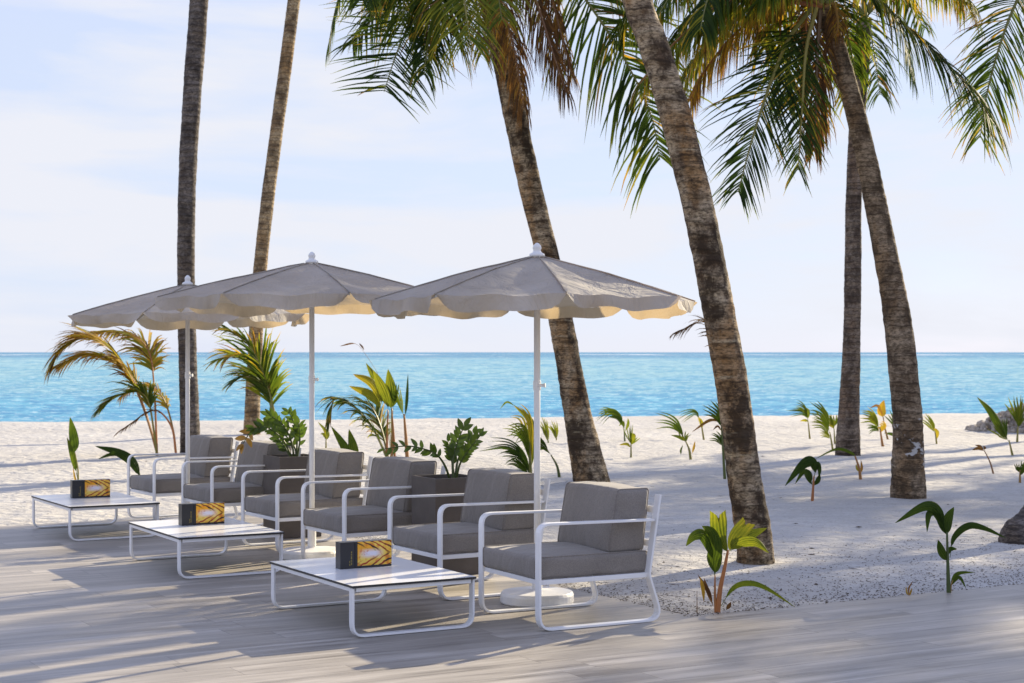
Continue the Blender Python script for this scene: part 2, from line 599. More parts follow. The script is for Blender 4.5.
def m_simple(name, col, rough=0.5, spec=0.5, var=0.08, scale=8, bump=0.0, bscale=60):
    k = NT(name)
    n = k.noise(k.coord(), scale, 4)
    c = k.ramp(n, [(0.3, tuple(max(0, v * (1 - var)) for v in col)), (0.7, tuple(min(1, v * (1 + var)) for v in col))])
    b = k.bump(k.noise(k.coord(), bscale, 3), bump, 0.004) if bump else None
    return k.set(c, rough, b, spec)


def m_print():
    """bright yellow palm-leaf print of the table box; local x across, z up"""
    k = NT('palm_leaf_print')
    co = k.node('ShaderNodeTexCoord')
    sx = k.node('ShaderNodeSeparateXYZ')
    k.link(co.outputs['Object'], sx.inputs[0])
    dz = k.math('SUBTRACT', sx.outputs['Z'], 0.088)
    up = k.math('ABSOLUTE', dz)
    x = sx.outputs['X']
    nz = k.noise(co.outputs['Object'], 11, 2)
    # leaflets fold back from a level midrib, curving as they leave it
    sq = k.math('ADD', k.math('ADD', x, k.math('MULTIPLY', up, 1.25)), k.math('MULTIPLY', k.math('MULTIPLY', up, up), 6.0))
    st = k.math('SINE', k.math('ADD', k.math('MULTIPLY', sq, 105.0), k.math('MULTIPLY', nz, 8.0)))
    reach = k.ramp(k.math('ADD', k.math('DIVIDE', up, 0.075), k.math('MULTIPLY', k.math('SUBTRACT', x, 0.24), 3.5)), [(0.18, 0.0), (0.45, 1.0)])
    wide = k.noise(co.outputs['Object'], 12, 2)
    base = k.mix(k.ramp(wide, [(0.42, 0.0), (0.60, 1.0)]), (0.78, 0.36, 0.012), (0.80, 0.58, 0.10))
    pale = k.math('MULTIPLY', k.ramp(k.math('DIVIDE', up, 0.075), [(0.10, 1.0), (0.45, 0.0)]), k.ramp(k.math('ABSOLUTE', k.math('SUBTRACT', x, 0.21)), [(0.03, 1.0), (0.09, 0.0)]))
    base = k.mix(pale, base, (0.72, 0.70, 0.78))
    dk = k.mix(k.ramp(wide, [(0.45, 0.0), (0.58, 1.0)]), (0.012, 0.008, 0.005), (0.36, 0.03, 0.006))
    base = k.mix(k.ramp(k.noise(co.outputs['Object'], 26, 2), [(0.56, 0.0), (0.66, 0.7)]), base, (0.55, 0.10, 0.015))
    base = k.mix(k.ramp(k.noise(k.coord('Object', (1.3, 1, 1.7)), 19, 2), [(0.62, 0.0), (0.70, 0.6)]), base, (0.28, 0.34, 0.03))
    s2 = k.math('MULTIPLY', k.ramp(st, [(0.42, 0.0), (0.60, 1.0)]), reach)
    c = k.mix(s2, base, dk)
    return k.set(c, 0.35, None, 0.5)


M = {}
M['sand'] = m_sand()
M['deck'] = m_deck()
M['water'] = m_water()
M['leaf'] = m_leaf()
M['stem'] = m_stem()
M['trunk_grey'] = m_trunk('grey_palm_bark', (0.085, 0.070, 0.060), (0.20, 0.172, 0.150), (0.13, 0.098, 0.07), 0.5)
M['trunk_tan'] = m_trunk('tan_palm_bark', (0.18, 0.122, 0.070), (0.42, 0.32, 0.19), (0.34, 0.20, 0.08), 0.7)
M['trunk_brown'] = m_trunk('brown_palm_bark', (0.115, 0.076, 0.046), (0.44, 0.345, 0.225), (0.32, 0.175, 0.065), 1.0)
M['trunk_umber'] = m_trunk('umber_palm_bark', (0.12, 0.088, 0.066), (0.27, 0.215, 0.165), (0.20, 0.13, 0.08), 0.7)
M['trunk_lichen'] = m_trunk('lichen_spotted_palm_bark', (0.14, 0.098, 0.062), (0.36, 0.275, 0.185), (0.27, 0.165, 0.08), 0.8, True)
M['canvas'] = m_canvas()
M['fabric'] = m_fabric()
M['white'] = m_simple('white_powder_coat', (0.78, 0.78, 0.78), 0.35, 0.5, 0.03)
M['plastic'] = m_simple('white_plastic', (0.74, 0.73, 0.71), 0.45, 0.5, 0.05)
M['top'] = m_simple('white_laminate', (0.80, 0.80, 0.79), 0.22, 0.5, 0.03, 5)
M['edge'] = m_simple('black_laminate_edge', (0.02, 0.02, 0.022), 0.5)
M['planter'] = m_simple('grey_brown_planter', (0.105, 0.090, 0.080), 0.7, 0.3, 0.12, 6, 0.2)
M['soil'] = m_simple('potting_soil', (0.05, 0.035, 0.025), 0.95, 0.1, 0.4, 40, 0.8)
M['black'] = m_simple('black_card', (0.012, 0.013, 0.018), 0.35, 0.5)
M['gold'] = m_simple('dull_gold_ink', (0.22, 0.17, 0.04), 0.5)
M['print'] = m_print()
def m_zz(name, col):
    k = NT(name)
    n = k.noise(k.coord(), 9, 3)
    c = k.ramp(n, [(0.35, tuple(v * .7 for v in col)), (0.65, tuple(v * 1.3 for v in col))])
    k.set(c, 0.36, None, 0.4)
    k.translucent(k.mix(1.0, c, (2.2, 2.0, .9), 'MULTIPLY'), 0.3)
    return k.mat


M['zz'] = m_zz('glossy_green_leaf', (0.060, 0.105, 0.014))
M['zz_yellow'] = m_simple('yellowing_leaf', (0.42, 0.22, 0.03), 0.4, 0.4, 0.3, 9)
M['coral'] = m_simple('coral_rubble', (0.38, 0.33, 0.27), 0.95, 0.1, 0.55, 5, 0.8, 25)
M['debris'] = m_simple('dry_leaf_litter', (0.09, 0.07, 0.05), 0.9, 0.1, 0.5, 7)
M['metal'] = m_simple('grey_steel', (0.55, 0.55, 0.56), 0.35, 0.5)

# ------------------------------------------------------------------ ground, deck, sea
SEA = -0.45
D_EDGE, R_NEAR, R_FAR = 6.08, 8.40, 15.98      # outline of the deck in boards/row coordinates


def sstep(a, b, x):
    t = max(0.0, min(1.0, (x - a) / (b - a)))
    return t * t * (3 - 2 * t)


def on_deck(x, y):
    d = x * DIR_D.x + y * DIR_D.y
    r = x * DIR_R.x + y * DIR_R.y
    return max(min(D_EDGE - d, R_FAR - r), R_NEAR - r)     # >0 inside, metres


def sand_z(x, y):
    n = noise.fractal(Vector((x * .35, y * .35, 3.1)), 1.0, 2.0, 4)
    n2 = noise.fractal(Vector((x * 1.7, y * 1.7, 7.7)), 0.8, 2.1, 3)
    z = -0.012 + 0.030 * n + 0.014 * n2
    z += 0.05 * sstep(22, 30, y) * noise.noise(Vector((x * .11, y * .3, 0)))
    ins = on_deck(x, y)
    z = z * sstep(0.10, -0.9, ins) + (-0.012) * (1 - sstep(0.10, -0.9, ins))
    z -= 0.16 * sstep(0.0, 0.18, ins)
    ys = 54.5 + .2 * x + 0.8 * noise.noise(Vector((x * .12, 0, 5)))
    z -= 0.44 * sstep(ys - 16, ys + 3, y) * 1.25
    if y > ys: z -= 0.04 * (y - ys)
    return z


def axis(segs):
    out = [segs[0][0]]
    for a, b, s in segs:
        k = max(1, round((b - a) / s))
        out += [a + (b - a) * (j + 1) / k for j in range(k)]
    return out


xs = axis([(-400, -60, 60), (-60, -12, 4), (-12, -7, .4), (-7, 10, .11), (10, 16, .4), (16, 60, 4), (60, 400, 60)])
ys_ = axis([(-60, 0, 6), (0, 6, .6), (6, 26, .11), (26, 60, .4), (60, 75, 3)])
mb = MB()
nx = len(xs)
for y in ys_:
    for x in xs:
        mb.add((x, y, sand_z(x, y)))
for j in range(len(ys_) - 1):
    for i in range(nx - 1):
        a = j * nx + i
        mb.face((a, a + 1, a + 1 + nx, a + nx))
sand = mb.build('sand', M['sand'], smooth=True)
sand['kind'] = 'structure'

mb = MB()
for (x0, x1, y0, y1) in ((-30, D_EDGE, -14, R_FAR), (D_EDGE, 34, -14, R_NEAR)):
    mb.box(x0, y0, -0.10, x1, y1, 0.0)
deck = mb.build('deck', M['deck'])
deck.rotation_euler = (0, 0, ROT)
deck['kind'] = 'structure'

mb = MB()
wys = [40, 48, 60, 90, 150, 300, 700, 1500, 4000, 12000]
wxs = [-1, -.5, -.2, 0, .2, .5, 1]
for y in wys:
    for t in wxs:
        mb.add((t * (400 + y * 1.6), y, SEA))
for j in range(len(wys) - 1):
    for i in range(6):
        a = j * 7 + i
        mb.face((a, a + 1, a + 8, a + 7))
sea = mb.build('sea', M['water'])
sea['kind'] = 'structure'

# ------------------------------------------------------------------ palms
GRAV = Vector((0, 0, -1))


def frond_mb(path, L, n, droop, tone, rng, bare=0.15, r0=0.028, width=0.034, fold=0.0, side_hint=None, one_side=None, tipbrown=0.25, stem_tone=0.5, sweep=0.8, force=False, taper=0.55):
    """pinnate frond along a path: rachis and two rows of drooping leaflets"""
    mb = MB()
    pts = spline(path, 8)
    N = len(pts)
    mb.tube(pts, [r0 * (1 - 0.85 * k / (N - 1)) for k in range(N)], 6, 1, stem_tone, True)
    cum = [0.0]
    for k in range(1, N):
        cum.append(cum[-1] + (pts[k] - pts[k - 1]).length)
    tot = cum[-1]

    def at(s):
        d = s * tot
        for k in range(1, N):
            if cum[k] >= d or k == N - 1:
                f = (d - cum[k - 1]) / max(1e-9, cum[k] - cum[k - 1])
                return pts[k - 1].lerp(pts[k], min(1, f)), (pts[k] - pts[k - 1]).normalized()
    last = Vector(side_hint) if side_hint else None
    for i in range(n):
        s = bare + (1 - bare) * (i + rng.random() * .4) / n
        s = min(s, 0.998)
        p, t = at(s)
        side = t.cross(Vector((0, 0, 1)))
        if force:
            sv = Vector(side_hint); side = sv - t * sv.dot(t)
        elif side.length < 0.45 and last is not None:
            side = last - t * last.dot(t)
        elif last is not None and side.dot(last) < 0:
            side = -side
        if side.length < 1e-4: side = Vector((1, 0, 0))
        side.normalize()
        last = side
        q = (s - bare) / (1 - bare)
        ll = L * (0.55 + 0.45 * math.sin(min(1, q * 1.7 + .12) * math.pi / 2)) * (1 - taper * max(0, q - .35) / .65) * rng.uniform(.70, 1.25)
        for sg in (-1, 1):
            if one_side is not None and sg != one_side and rng.random() < 0.8: continue
            if rng.random() < 0.07: continue
            if rng.random() < 0.10: ll *= rng.uniform(.45, .8)
            up = side.cross(t) * sg
            fwd = sweep * (0.65 + 0.9 * q) + rng.uniform(-.34, .34)
            d = (side * sg * (1 - fold) + t * fwd + Vector((0, 0, 0.12 * (1 - fold)))).normalized()
            wv = t - d * t.dot(d)
            if wv.length < 1e-3: wv = Vector((0, 0, 1))
            nrm = d.cross(wv.normalized())
            wv = (wv.normalized() + nrm * rng.uniform(-.6, .6)).normalized()
            w = width * rng.uniform(.62, 1.05)
            tn = max(0, min(1, tone + rng.uniform(-.10, .10) + (rng.uniform(.2, .5) if rng.random() < .10 else 0)))
            segs = 5
            q0 = p.copy()
            prev = None
            dr = droop * rng.uniform(.5, 1.6)
            for k in range(segs + 1):
                f = k / segs
                ww = w * (0.55 + 1.0 * f) if f < .3 else w * (1 - ((f - .3) / .7) ** 1.6) * 0.85 + 0.0015
                c = tn + tipbrown * max(0, f - .55) * 1.6
                a = mb.add(q0 - wv * ww / 2, c); b = mb.add(q0 + wv * ww / 2, c)
                if prev: mb.face((prev[0], prev[1], b, a), 0)
                prev = (a, b)
                d = (d + GRAV * dr * (0.12 + 0.35 * f)).normalized()
                q0 = q0 + d * ll / segs
                wv = (wv - d * wv.dot(d)).normalized()
    return mb


def trunk_mb(pts, radii, rng, ring=0.10, n=18):
    mb = MB()
    pp = spline(pts, 14)
    m = len(pp)
    rr = spline([Vector((r, 0, 0)) for r in radii], 14)
    fine = []
    for k in range(m - 1):
        L = (pp[k + 1] - pp[k]).length
        c = max(1, int(L / 0.035))
        for j in range(c):
            fine.append((pp[k].lerp(pp[k + 1], j / c), rr[k].x + (rr[k + 1].x - rr[k].x) * j / c))
    fine.append((pp[-1], rr[-1].x))
    d = 0
    rings = []
    for k, (p, r) in enumerate(fine):
        if k: d += (p - fine[k - 1][0]).length
        ph = (d / ring + .35 * noise.noise(Vector((d * 1.7, p.x, 9)))) % 1.0
        base = r * (1 + 0.055 * (ph ** 2) * (.6 + .8 * noise.noise(Vector((d * 3, p.x, 1)))) - 0.025)
        row = []
        for j in range(n):
            a = 2 * math.pi * j / n
            nn = noise.fractal(Vector((math.cos(a) * 1.3 + p.x * 3, math.sin(a) * 1.3, d * 2.2)), 1, 2, 3)
            n2 = noise.noise(Vector((math.cos(a) * 2.5 + p.x, math.sin(a) * 2.5, d * 11)))
            rad = base * (1 + 0.05 * nn + 0.03 * n2)
            row.append(mb.add(p + Vector((math.cos(a) * rad, math.sin(a) * rad, 0))))
        rings.append(row)
    for k in range(len(rings) - 1):
        for j in range(n):
            mb.face((rings[k][j], rings[k][(j + 1) % n], rings[k + 1][(j + 1) % n], rings[k + 1][j]))
    mb.face(rings[-1])
    return mb


def rel(mbx, o):
    """move a mesh built in world space into the frame of a thing at o"""
    ov = Vector(o)
    mbx.v = [tuple(Vector(p) - ov) for p in mbx.v]
    return mbx


def crown_frond(c, az, el, L, rng, droop=1.0, sag=1.0):
    """generic curved rachis from crown centre c"""
    h = Vector((math.sin(az), math.cos(az), 0))
    pts = []
    p = Vector(c); a = el
    for k in range(6):
        pts.append(p.copy())
        p = p + (h * math.cos(a) + Vector((0, 0, math.sin(a)))) * (L / 5)
        a -= sag * (0.16 + 0.10 * k)
    return pts


def palm(label, base, trunk_pts, radii, bark, crown, n_generic, seed, fronds=(), L=3.4, el=(15, 75), az=None, group=None, leafL=0.75, nl=62):
    rng = random.Random(seed)
    root = empty('palm_tree', base, 0, label, 'palm tree', group)
    rel(trunk_mb(trunk_pts, radii, rng), base).build('trunk', bark, root, smooth=True)
    for (path, kw) in fronds:
        kw = dict(kw)
        lab = kw.pop('label', None)
        o = rel(frond_mb(path, kw.pop('L', leafL), kw.pop('n', nl), kw.pop('droop', 1.0), kw.pop('tone', .3), rng, **kw), base).build('frond', [M['leaf'], M['stem']], root, attr=True)
        if lab: o['label'] = lab
    for k in range(n_generic):
        a = (2 * math.pi * k / n_generic + rng.uniform(-.25, .25)) if az is None else R(rng.uniform(*az))
        e = R(rng.uniform(*el))
        path = crown_frond(crown, a, e, L * rng.uniform(.85, 1.1), rng)
        o = rel(frond_mb(path, leafL, nl, 0.9, rng.uniform(.18, .38), rng, width=.042), base).build('frond', [M['leaf'], M['stem']], root, attr=True)
    return root


def gz(u, v):
    p = G(u, v, -0.01)
    p.z = sand_z(p.x, p.y)
    return p


def below(p, d=0.15):
    return Vector((p.x, p.y, p.z - d))


def path_px(pts, y0, y1=None):
    y1 = y0 if y1 is None else y1
    n = len(pts) - 1
    return [P(q[0], q[1], (q[2] if len(q) > 2 else y0 + (y1 - y0) * k / n)) for k, q in enumerate(pts)]


# tall dark trunk on the left
Y = 26.4
b = gz(191, 455)
palm('tall palm with smooth dark grey trunk, leftmost palm, rising behind the far parasol', b,
     [below(b)] + path_px([(190, 430), (187, 330), (186, 250), (188, 160), (194, 70), (199, 0), (203, -110), (206, -260)], Y),
     [.175, .16, .145, .142, .145, .15, .15, .14, .13, .12], M['trunk_grey'], P(206, -265, Y), 14, 11, L=3.3, nl=44)
# slimmer pale trunk
Y = 33.4
b = gz(252, 433.5)
palm('slim pale tan palm trunk leaning right, standing between the far and middle parasols', b,
     [below(b)] + path_px([(252, 420), (254, 370), (258, 300), (263, 240), (274, 150), (285, 70), (294, 0), (310, -120), (330, -250)], Y),
     [.185, .165, .15, .14, .14, .135, .135, .13, .13, .12, .11], M['trunk_tan'], P(330, -255, Y), 14, 12, L=3.3, nl=44)
# trunk behind the near parasol, crown hanging into the top of the picture
Y = 20.8
b = gz(595, 484)
cw = P(466, -74, Y)
fr = [
    (path_px([(466, -74), (410, -105), (362, -70), (338, 0), (328, 48)], Y, 20.4), dict(L=.70, droop=1.9, tone=.22, n=90, width=.036, tipbrown=.5)),
    (path_px([(466, -74), (436, -60), (416, 5), (396, 55), (384, 92)], Y, 19.4), dict(L=1.1, droop=.22, tone=.18, n=72, width=.036, side_hint=(1, .3, .1), force=True, tipbrown=.55, sweep=.45)),
    (path_px([(466, -74), (424, -70), (392, -15), (366, 28), (352, 44)], 21.2, 21.8), dict(L=.85, droop=.7, tone=.14, n=80, width=.04, tipbrown=.4)),
    (path_px([(466, -74), (452, -50), (436, 0), (428, 45), (424, 75)], Y, 19.4), dict(L=.8, droop=1.4, tone=.20, n=76, width=.036, side_hint=(1, .4, 0), force=True, tipbrown=.6)),
    (path_px([(466, -74), (466, -50), (464, -5), (470, 40)], Y, 19.0), dict(L=.95, droop=.6, tone=.50, n=64, width=.028, side_hint=(1, .2, 0), force=True, stem_tone=.6, taper=.3, sweep=1.0)),
    (path_px([(468, -74), (484, -55), (496, -15), (502, 20)], Y, 19.4), dict(L=.85, droop=.7, tone=.48, n=60, width=.028, side_hint=(1, .2, 0), force=True, sweep=1.0)),
    (path_px([(470, -70), (490, -30), (512, 40), (524, 108)], 20.4, 20.0), dict(L=.7, droop=2.6, tone=.93, n=130, fold=.35, width=.017, side_hint=(1, 0, 0), force=True, stem_tone=.95, label='dry brown frond hanging against the trunk')),
    (path_px([(470, -72), (515, -60), (536, 0), (552, 50), (566, 92)], 20.4, 19.8), dict(L=.78, droop=2.6, tone=.96, n=150, fold=.45, width=.017, side_hint=(1, .5, 0), force=True, stem_tone=.95, label='dry brown frond hanging straight down')),
    (path_px([(470, -72), (522, -66), (548, -10), (560, 30), (572, 75)], 20.5, 20.2), dict(L=.7, droop=2.6, tone=.90, n=120, fold=.5, width=.016, side_hint=(1, .5, 0), force=True, stem_tone=.95, label='dry brown frond hanging straight down')),
    (path_px([(470, -74), (525, -75), (580, -8), (622, 55), (650, 112), (660, 160)], 20.8, 20.0), dict(L=1.35, droop=.75, tone=.34, n=96, width=.05, tipbrown=.4, stem_tone=.5, side_hint=(-.85, -.2, -.5), force=True, taper=.45, sweep=.7)),
    (path_px([(470, -76), (540, -90), (600, -30), (640, 40), (662, 110)], 21.2, 20.8), dict(L=.9, droop=1.6, tone=.30, n=90, width=.036, tipbrown=.5)),
    (path_px([(470, -76), (550, -110), (640, -55), (690, 0)], 21.0, 21.4), dict(L=.9, droop=1.5, tone=.26, n=84, width=.036)),
    (path_px([(470, -76), (510, -90), (550, -55), (580, -15)], 21.0, 22.0), dict(L=.9, droop=1.3, tone=.40, n=76, width=.036)),
    (path_px([(466, -74), (430, -90), (395, -75), (372, -35), (362, 0)], 20.6, 19.6), dict(L=.9, droop=1.0, tone=.24, n=84, width=.03, tipbrown=.6)),
    (path_px([(466, -74), (448, -55), (440, -15), (446, 25)], 20.6, 19.8), dict(L=1.0, droop=1.3, tone=.44, n=76, width=.026, side_hint=(1, .4, 0), force=True, sweep=1.0, taper=.25)),
    (path_px([(466, -74), (432, -68), (408, -25), (402, 25)], 20.6, 19.9), dict(L=.9, droop=1.6, tone=.36, n=76, width=.026, side_hint=(1, .4, 0), force=True, sweep=.8, taper=.25, tipbrown=.6)),
    (path_px([(468, -72), (470, -50), (476, 0), (482, 55)], 20.9, 20.7), dict(L=.6, droop=1.0, tone=.6, n=60, width=.022, side_hint=(1, .3, 0), force=True, sweep=1.0, tipbrown=.5)),
    (path_px([(470, -76), (520, -100), (575, -75), (620, -30), (640, 10)], 20.6, 19.6), dict(L=.9, droop=1.4, tone=.34, n=84, width=.03, tipbrown=.5)),
    (path_px([(466, -74), (440, -95), (418, -60), (405, -10)], 21.0, 22.0), dict(L=.9, droop=1.4, tone=.28, n=76, width=.036)),
]
palm('palm trunk leaning left behind the near parasol, dry brown fronds hanging from its crown', b,
     [below(b)] + path_px([(586, 455), (575, 400), (559, 310), (546, 250), (531, 190), (516, 120), (497, 30), (480, -35), (468, -72)], Y),
     [.25, .215, .175, .155, .15, .15, .15, .148, .145, .14, .13], M['trunk_brown'], cw, 7, 13, fr, L=2.7, el=(45, 80))
# big trunk in front
Y = 12.95
b = gz(755, 562)
palm('large brown mottled palm trunk leaning left, nearest palm, beside the near armchair', b,
     [below(b)] + path_px([(755, 545), (745, 480), (734, 400), (722, 330), (707, 250), (692, 180), (671, 100), (650, 35), (637, 0), (600, -150), (545, -330), (490, -520)], Y),
     [.168, .148, .136, .132, .13, .13, .13, .128, .126, .122, .12, .115, .11, .11], M['trunk_brown'], P(488, -528, Y), 15, 14, L=3.0)
# right-hand pair
Y = 18.65
b = gz(908, 498.5)
fr = [
    (path_px([(822, 4), (775, -22), (715, 8), (668, 50), (640, 84)], 18.4, 17.8), dict(L=.85, droop=2.2, tone=.52, n=110, width=.034, tipbrown=.5, stem_tone=.78, r0=.034)),
    (path_px([(822, 6), (770, -4), (722, 30), (690, 66), (668, 108)], 18.6, 19.2), dict(L=.8, droop=2.4, tone=.40, n=110, width=.034, tipbrown=.65, stem_tone=.7)),
    (path_px([(822, 6), (776, 4), (735, 34), (704, 72), (690, 100)], 18.5, 18.2), dict(L=.72, droop=2.2, tone=.80, n=90, width=.03, tipbrown=.3, stem_tone=.8, label='browned drooping frond')),
    (path_px([(822, 4), (770, -40), (700, -35), (640, 5), (610, 45)], 18.6, 19.6), dict(L=.85, droop=2.0, tone=.26, n=96, width=.034, tipbrown=.5)),
    (path_px([(822, 4), (780, -20), (730, -8), (690, 20), (665, 55)], 18.7, 19.9), dict(L=.8, droop=2.0, tone=.30, n=96, width=.034, tipbrown=.5)),
    (path_px([(812, 8), (788, 40), (768, 90), (752, 140), (738, 192)], 18.3, 17.6), dict(L=.82, droop=.35, tone=.14, n=78, side_hint=(1, .2, .1), force=True, width=.026, tipbrown=.6, stem_tone=.55, sweep=1.05)),
    (path_px([(816, 8), (806, 50), (802, 110), (798, 170)], 18.2, 17.9), dict(L=.66, droop=.4, tone=.22, n=70, side_hint=(1, .2, 0), force=True, width=.024, tipbrown=.75, stem_tone=.6, sweep=1.1)),
    (path_px([(820, 10), (817, 60), (816, 110), (814, 150)], 18.5, 18.6), dict(L=.6, droop=2.4, tone=.90, n=90, fold=.3, width=.03, side_hint=(1, 0, 0), force=True, stem_tone=1.0, label='dry brown frond hanging beside the trunk')),
    (path_px([(818, 8), (800, 20), (790, 60), (786, 105)], 18.6, 18.9), dict(L=.65, droop=1.2, tone=.2, n=70, width=.03, side_hint=(1, 0, 0), force=True, tipbrown=.5)),
    (path_px([(826, 2), (862, -10), (905, 25), (945, 62), (978, 96), (990, 118)], 18.4, 18.0), dict(L=.95, droop=1.1, tone=.17, n=100, width=.034, tipbrown=.55, taper=.35)),
    (path_px([(822, 0), (790, -45), (745, -50), (712, -10), (700, 30)], 18.2, 17.2), dict(L=.85, droop=1.7, tone=.26, n=90, width=.034, tipbrown=.45)),
    (path_px([(826, 2), (840, -30), (880, -45), (930, -25), (965, 5)], 18.4, 19.2), dict(L=.8, droop=1.6, tone=.45, n=90, width=.034, tipbrown=.55)),
    (path_px([(824, 4), (832, 0), (846, 30), (856, 75)], 18.6, 19.2), dict(L=.55, droop=1.3, tone=.36, n=60, width=.03, side_hint=(1, 0, 0), force=True, tipbrown=.4)),
    (path_px([(820, 4), (798, -12), (778, 10), (765, 50)], 18.6, 19.4), dict(L=.75, droop=1.5, tone=.46, n=76, width=.034, tipbrown=.6)),
    (path_px([(820, 2), (806, -40), (760, -60), (730, -45)], 18.4, 17.6), dict(L=.8, droop=1.7, tone=.3, n=70, width=.034)),
    (path_px([(822, 4), (785, -10), (745, 4), (715, 30), (698, 62)], 18.9, 19.8), dict(L=.7, droop=2.4, tone=.72, n=100, width=.026, tipbrown=.4, stem_tone=.8)),
    (path_px([(822, 4), (790, -14), (752, -10), (722, 8), (702, 36)], 18.3, 17.8), dict(L=.7, droop=2.2, tone=.44, n=100, width=.028, tipbrown=.6, stem_tone=.7)),
    (path_px([(822, 0), (770, -40), (720, -38), (680, -15), (655, 20)], 18.3, 17.6), dict(L=.8, droop=2.0, tone=.36, n=100, width=.03, tipbrown=.55)),
    (path_px([(824, 2), (860, -32), (910, -40), (950, -20), (975, 6)], 18.6, 18.2), dict(L=.7, droop=1.8, tone=.58, n=100, width=.028, tipbrown=.5)),
    (path_px([(824, 2), (850, -20), (880, -22), (905, 2)], 18.7, 19.5), dict(L=.7, droop=1.6, tone=.40, n=76, width=.028, tipbrown=.5)),
    (path_px([(822, 6), (812, 0), (806, 24), (808, 50)], 18.5, 18.5), dict(L=.35, droop=1.6, tone=.88, n=60, width=.02, side_hint=(1, .2, 0), force=True, stem_tone=.8)),
    (path_px([(824, 6), (834, 4), (838, 26), (834, 38)], 18.5, 18.5), dict(L=.3, droop=1.6, tone=.86, n=40, width=.016, side_hint=(1, .2, 0), force=True, stem_tone=.7)),
    (path_px([(822, 2), (815, -20), (790, -25), (760, 0)], 18.0, 17.4), dict(L=.75, droop=1.6, tone=.34, n=70, width=.034, tipbrown=.5)),
]
palm('palm with brown ringed trunk leaning left at right, its crown spreading along the top edge', b,
     [below(b)] + path_px([(908, 480), (908, 440), (906, 400), (896, 310), (880, 225), (862, 140), (845, 75), (832, 32), (823, 4)], Y),
     [.215, .195, .178, .17, .155, .135, .122, .115, .112, .125, .12], M['trunk_lichen'], P(822, 2, 18.5), 7, 15, fr, L=2.6, el=(50, 85))
Y = 26.4
b = gz(848, 455)
fr = [
    (path_px([(864, 18), (882, 5), (902, 32), (914, 80)], Y, 26.0), dict(L=.85, droop=1.2, tone=.34, n=50)),
    (path_px([(864, 18), (850, 5), (836, 30), (828, 85)], Y, 26.8), dict(L=.8, droop=1.2, tone=.26, n=50)),
    (path_px([(864, 16), (895, -22), (932, -26), (962, -2), (980, 25)], Y, 26.0), dict(L=.8, droop=1.6, tone=.52, n=56, tipbrown=.5)),
    (path_px([(864, 18), (866, 12), (874, 50), (880, 95)], Y, 25.4), dict(L=.8, droop=1.0, tone=.32, n=44, side_hint=(1, 0, 0))),
    (path_px([(864, 18), (856, 15), (850, 55), (848, 100)], Y, 27.2), dict(L=.75, droop=1.2, tone=.55, n=44, side_hint=(1, 0, 0))),
    (path_px([(864, 16), (840, -20), (800, -20), (770, 20)], Y, 27.0), dict(L=.85, droop=1.4, tone=.28, n=50)),
    (path_px([(864, 16), (880, -10), (905, -5), (925, 30)], Y, 27.5), dict(L=.75, droop=1.4, tone=.3, n=50)),
]
palm('upright grey palm trunk standing behind the ringed palm at right, half hidden by its crown', b,
     [below(b)] + path_px([(848, 440), (850, 390), (852, 330), (853, 260), (854, 190), (858, 110), (862, 60), (864, 18)], Y),
     [.22, .195, .16, .14, .135, .13, .13, .128, .122, .12], M['trunk_umber'], P(864, 16, Y), 6, 16, fr, L=2.6, el=(50, 85))
# palm at the right edge, leaning out of the picture
Y = 14.5
b = gz(1022, 541)
C7 = Vector((6.95, 19.8, 6.2))
fr = [
    ([C7, P(1050, -45, 19.7), P(1020, -5, 19.5), P(1000, 45, 19.3), P(986, 98, 19.2), P(980, 138, 19.2)], dict(L=.9, droop=.55, tone=.30, n=84, width=.030, tipbrown=.85, stem_tone=.5, bare=.2, side_hint=(1, 0, -.1), force=True, taper=.45, sweep=1.0)),
    ([C7, P(1065, -30, 21), P(1052, 0, 21.5), P(1040, 50, 22)], dict(L=.8, droop=1.3, tone=.3, n=70)),
]
palm('palm trunk cut by the right edge, leaning right out of the picture', b,
     [below(b)] + [P(1030, 525, 14.55), P(1048, 500, 14.75), Vector((5.15, 15.4, 1.15)), Vector((5.6, 16.8, 2.7)), Vector((6.3, 18.8, 4.7)), C7],
     [.26, .22, .185, .165, .15, .14, .13], M['trunk_grey'], C7, 7, 17, fr, L=2.1, el=(10, 80), az=(130, 210), nl=60)

# palms standing out of the picture to the right: they give the shade on the sand
proto = palm('coconut palm beyond the right edge of the picture that shades the sand', Vector((0, 0, 0)),
             [Vector((0, 0, -.3)), Vector((.1, 0, 2.5)), Vector((-.1, .2, 5.5)), Vector((0, .1, 7.6))], [.2, .16, .14, .12], M['trunk_grey'],
             Vector((0, .1, 7.6)), 26, 21, L=3.2, el=(-5, 75), leafL=.95, nl=46, group='palms shading the sand from the right')
SPOTS = [(16.2, 22.9), (16.0, 26.2), (19.0, 28.6), (15.6, 31.2), (18.6, 34.2), (22.0, 32.5), (17.6, 22.4), (21.0, 24.6), (13.6, 33.0), (24.0, 28.8), (22.8, 36.6), (16.0, 38.0)]
for i, (x, y) in enumerate(SPOTS):
    o = proto if i == 0 else copy_tree(proto)
    o.location = (x, y, sand_z(x, y))
    o.rotation_euler = (0, 0, i * 1.37)
    s = 0.95 + 0.12 * ((i * 7) % 5) / 4
    o.scale = (s, s, s)

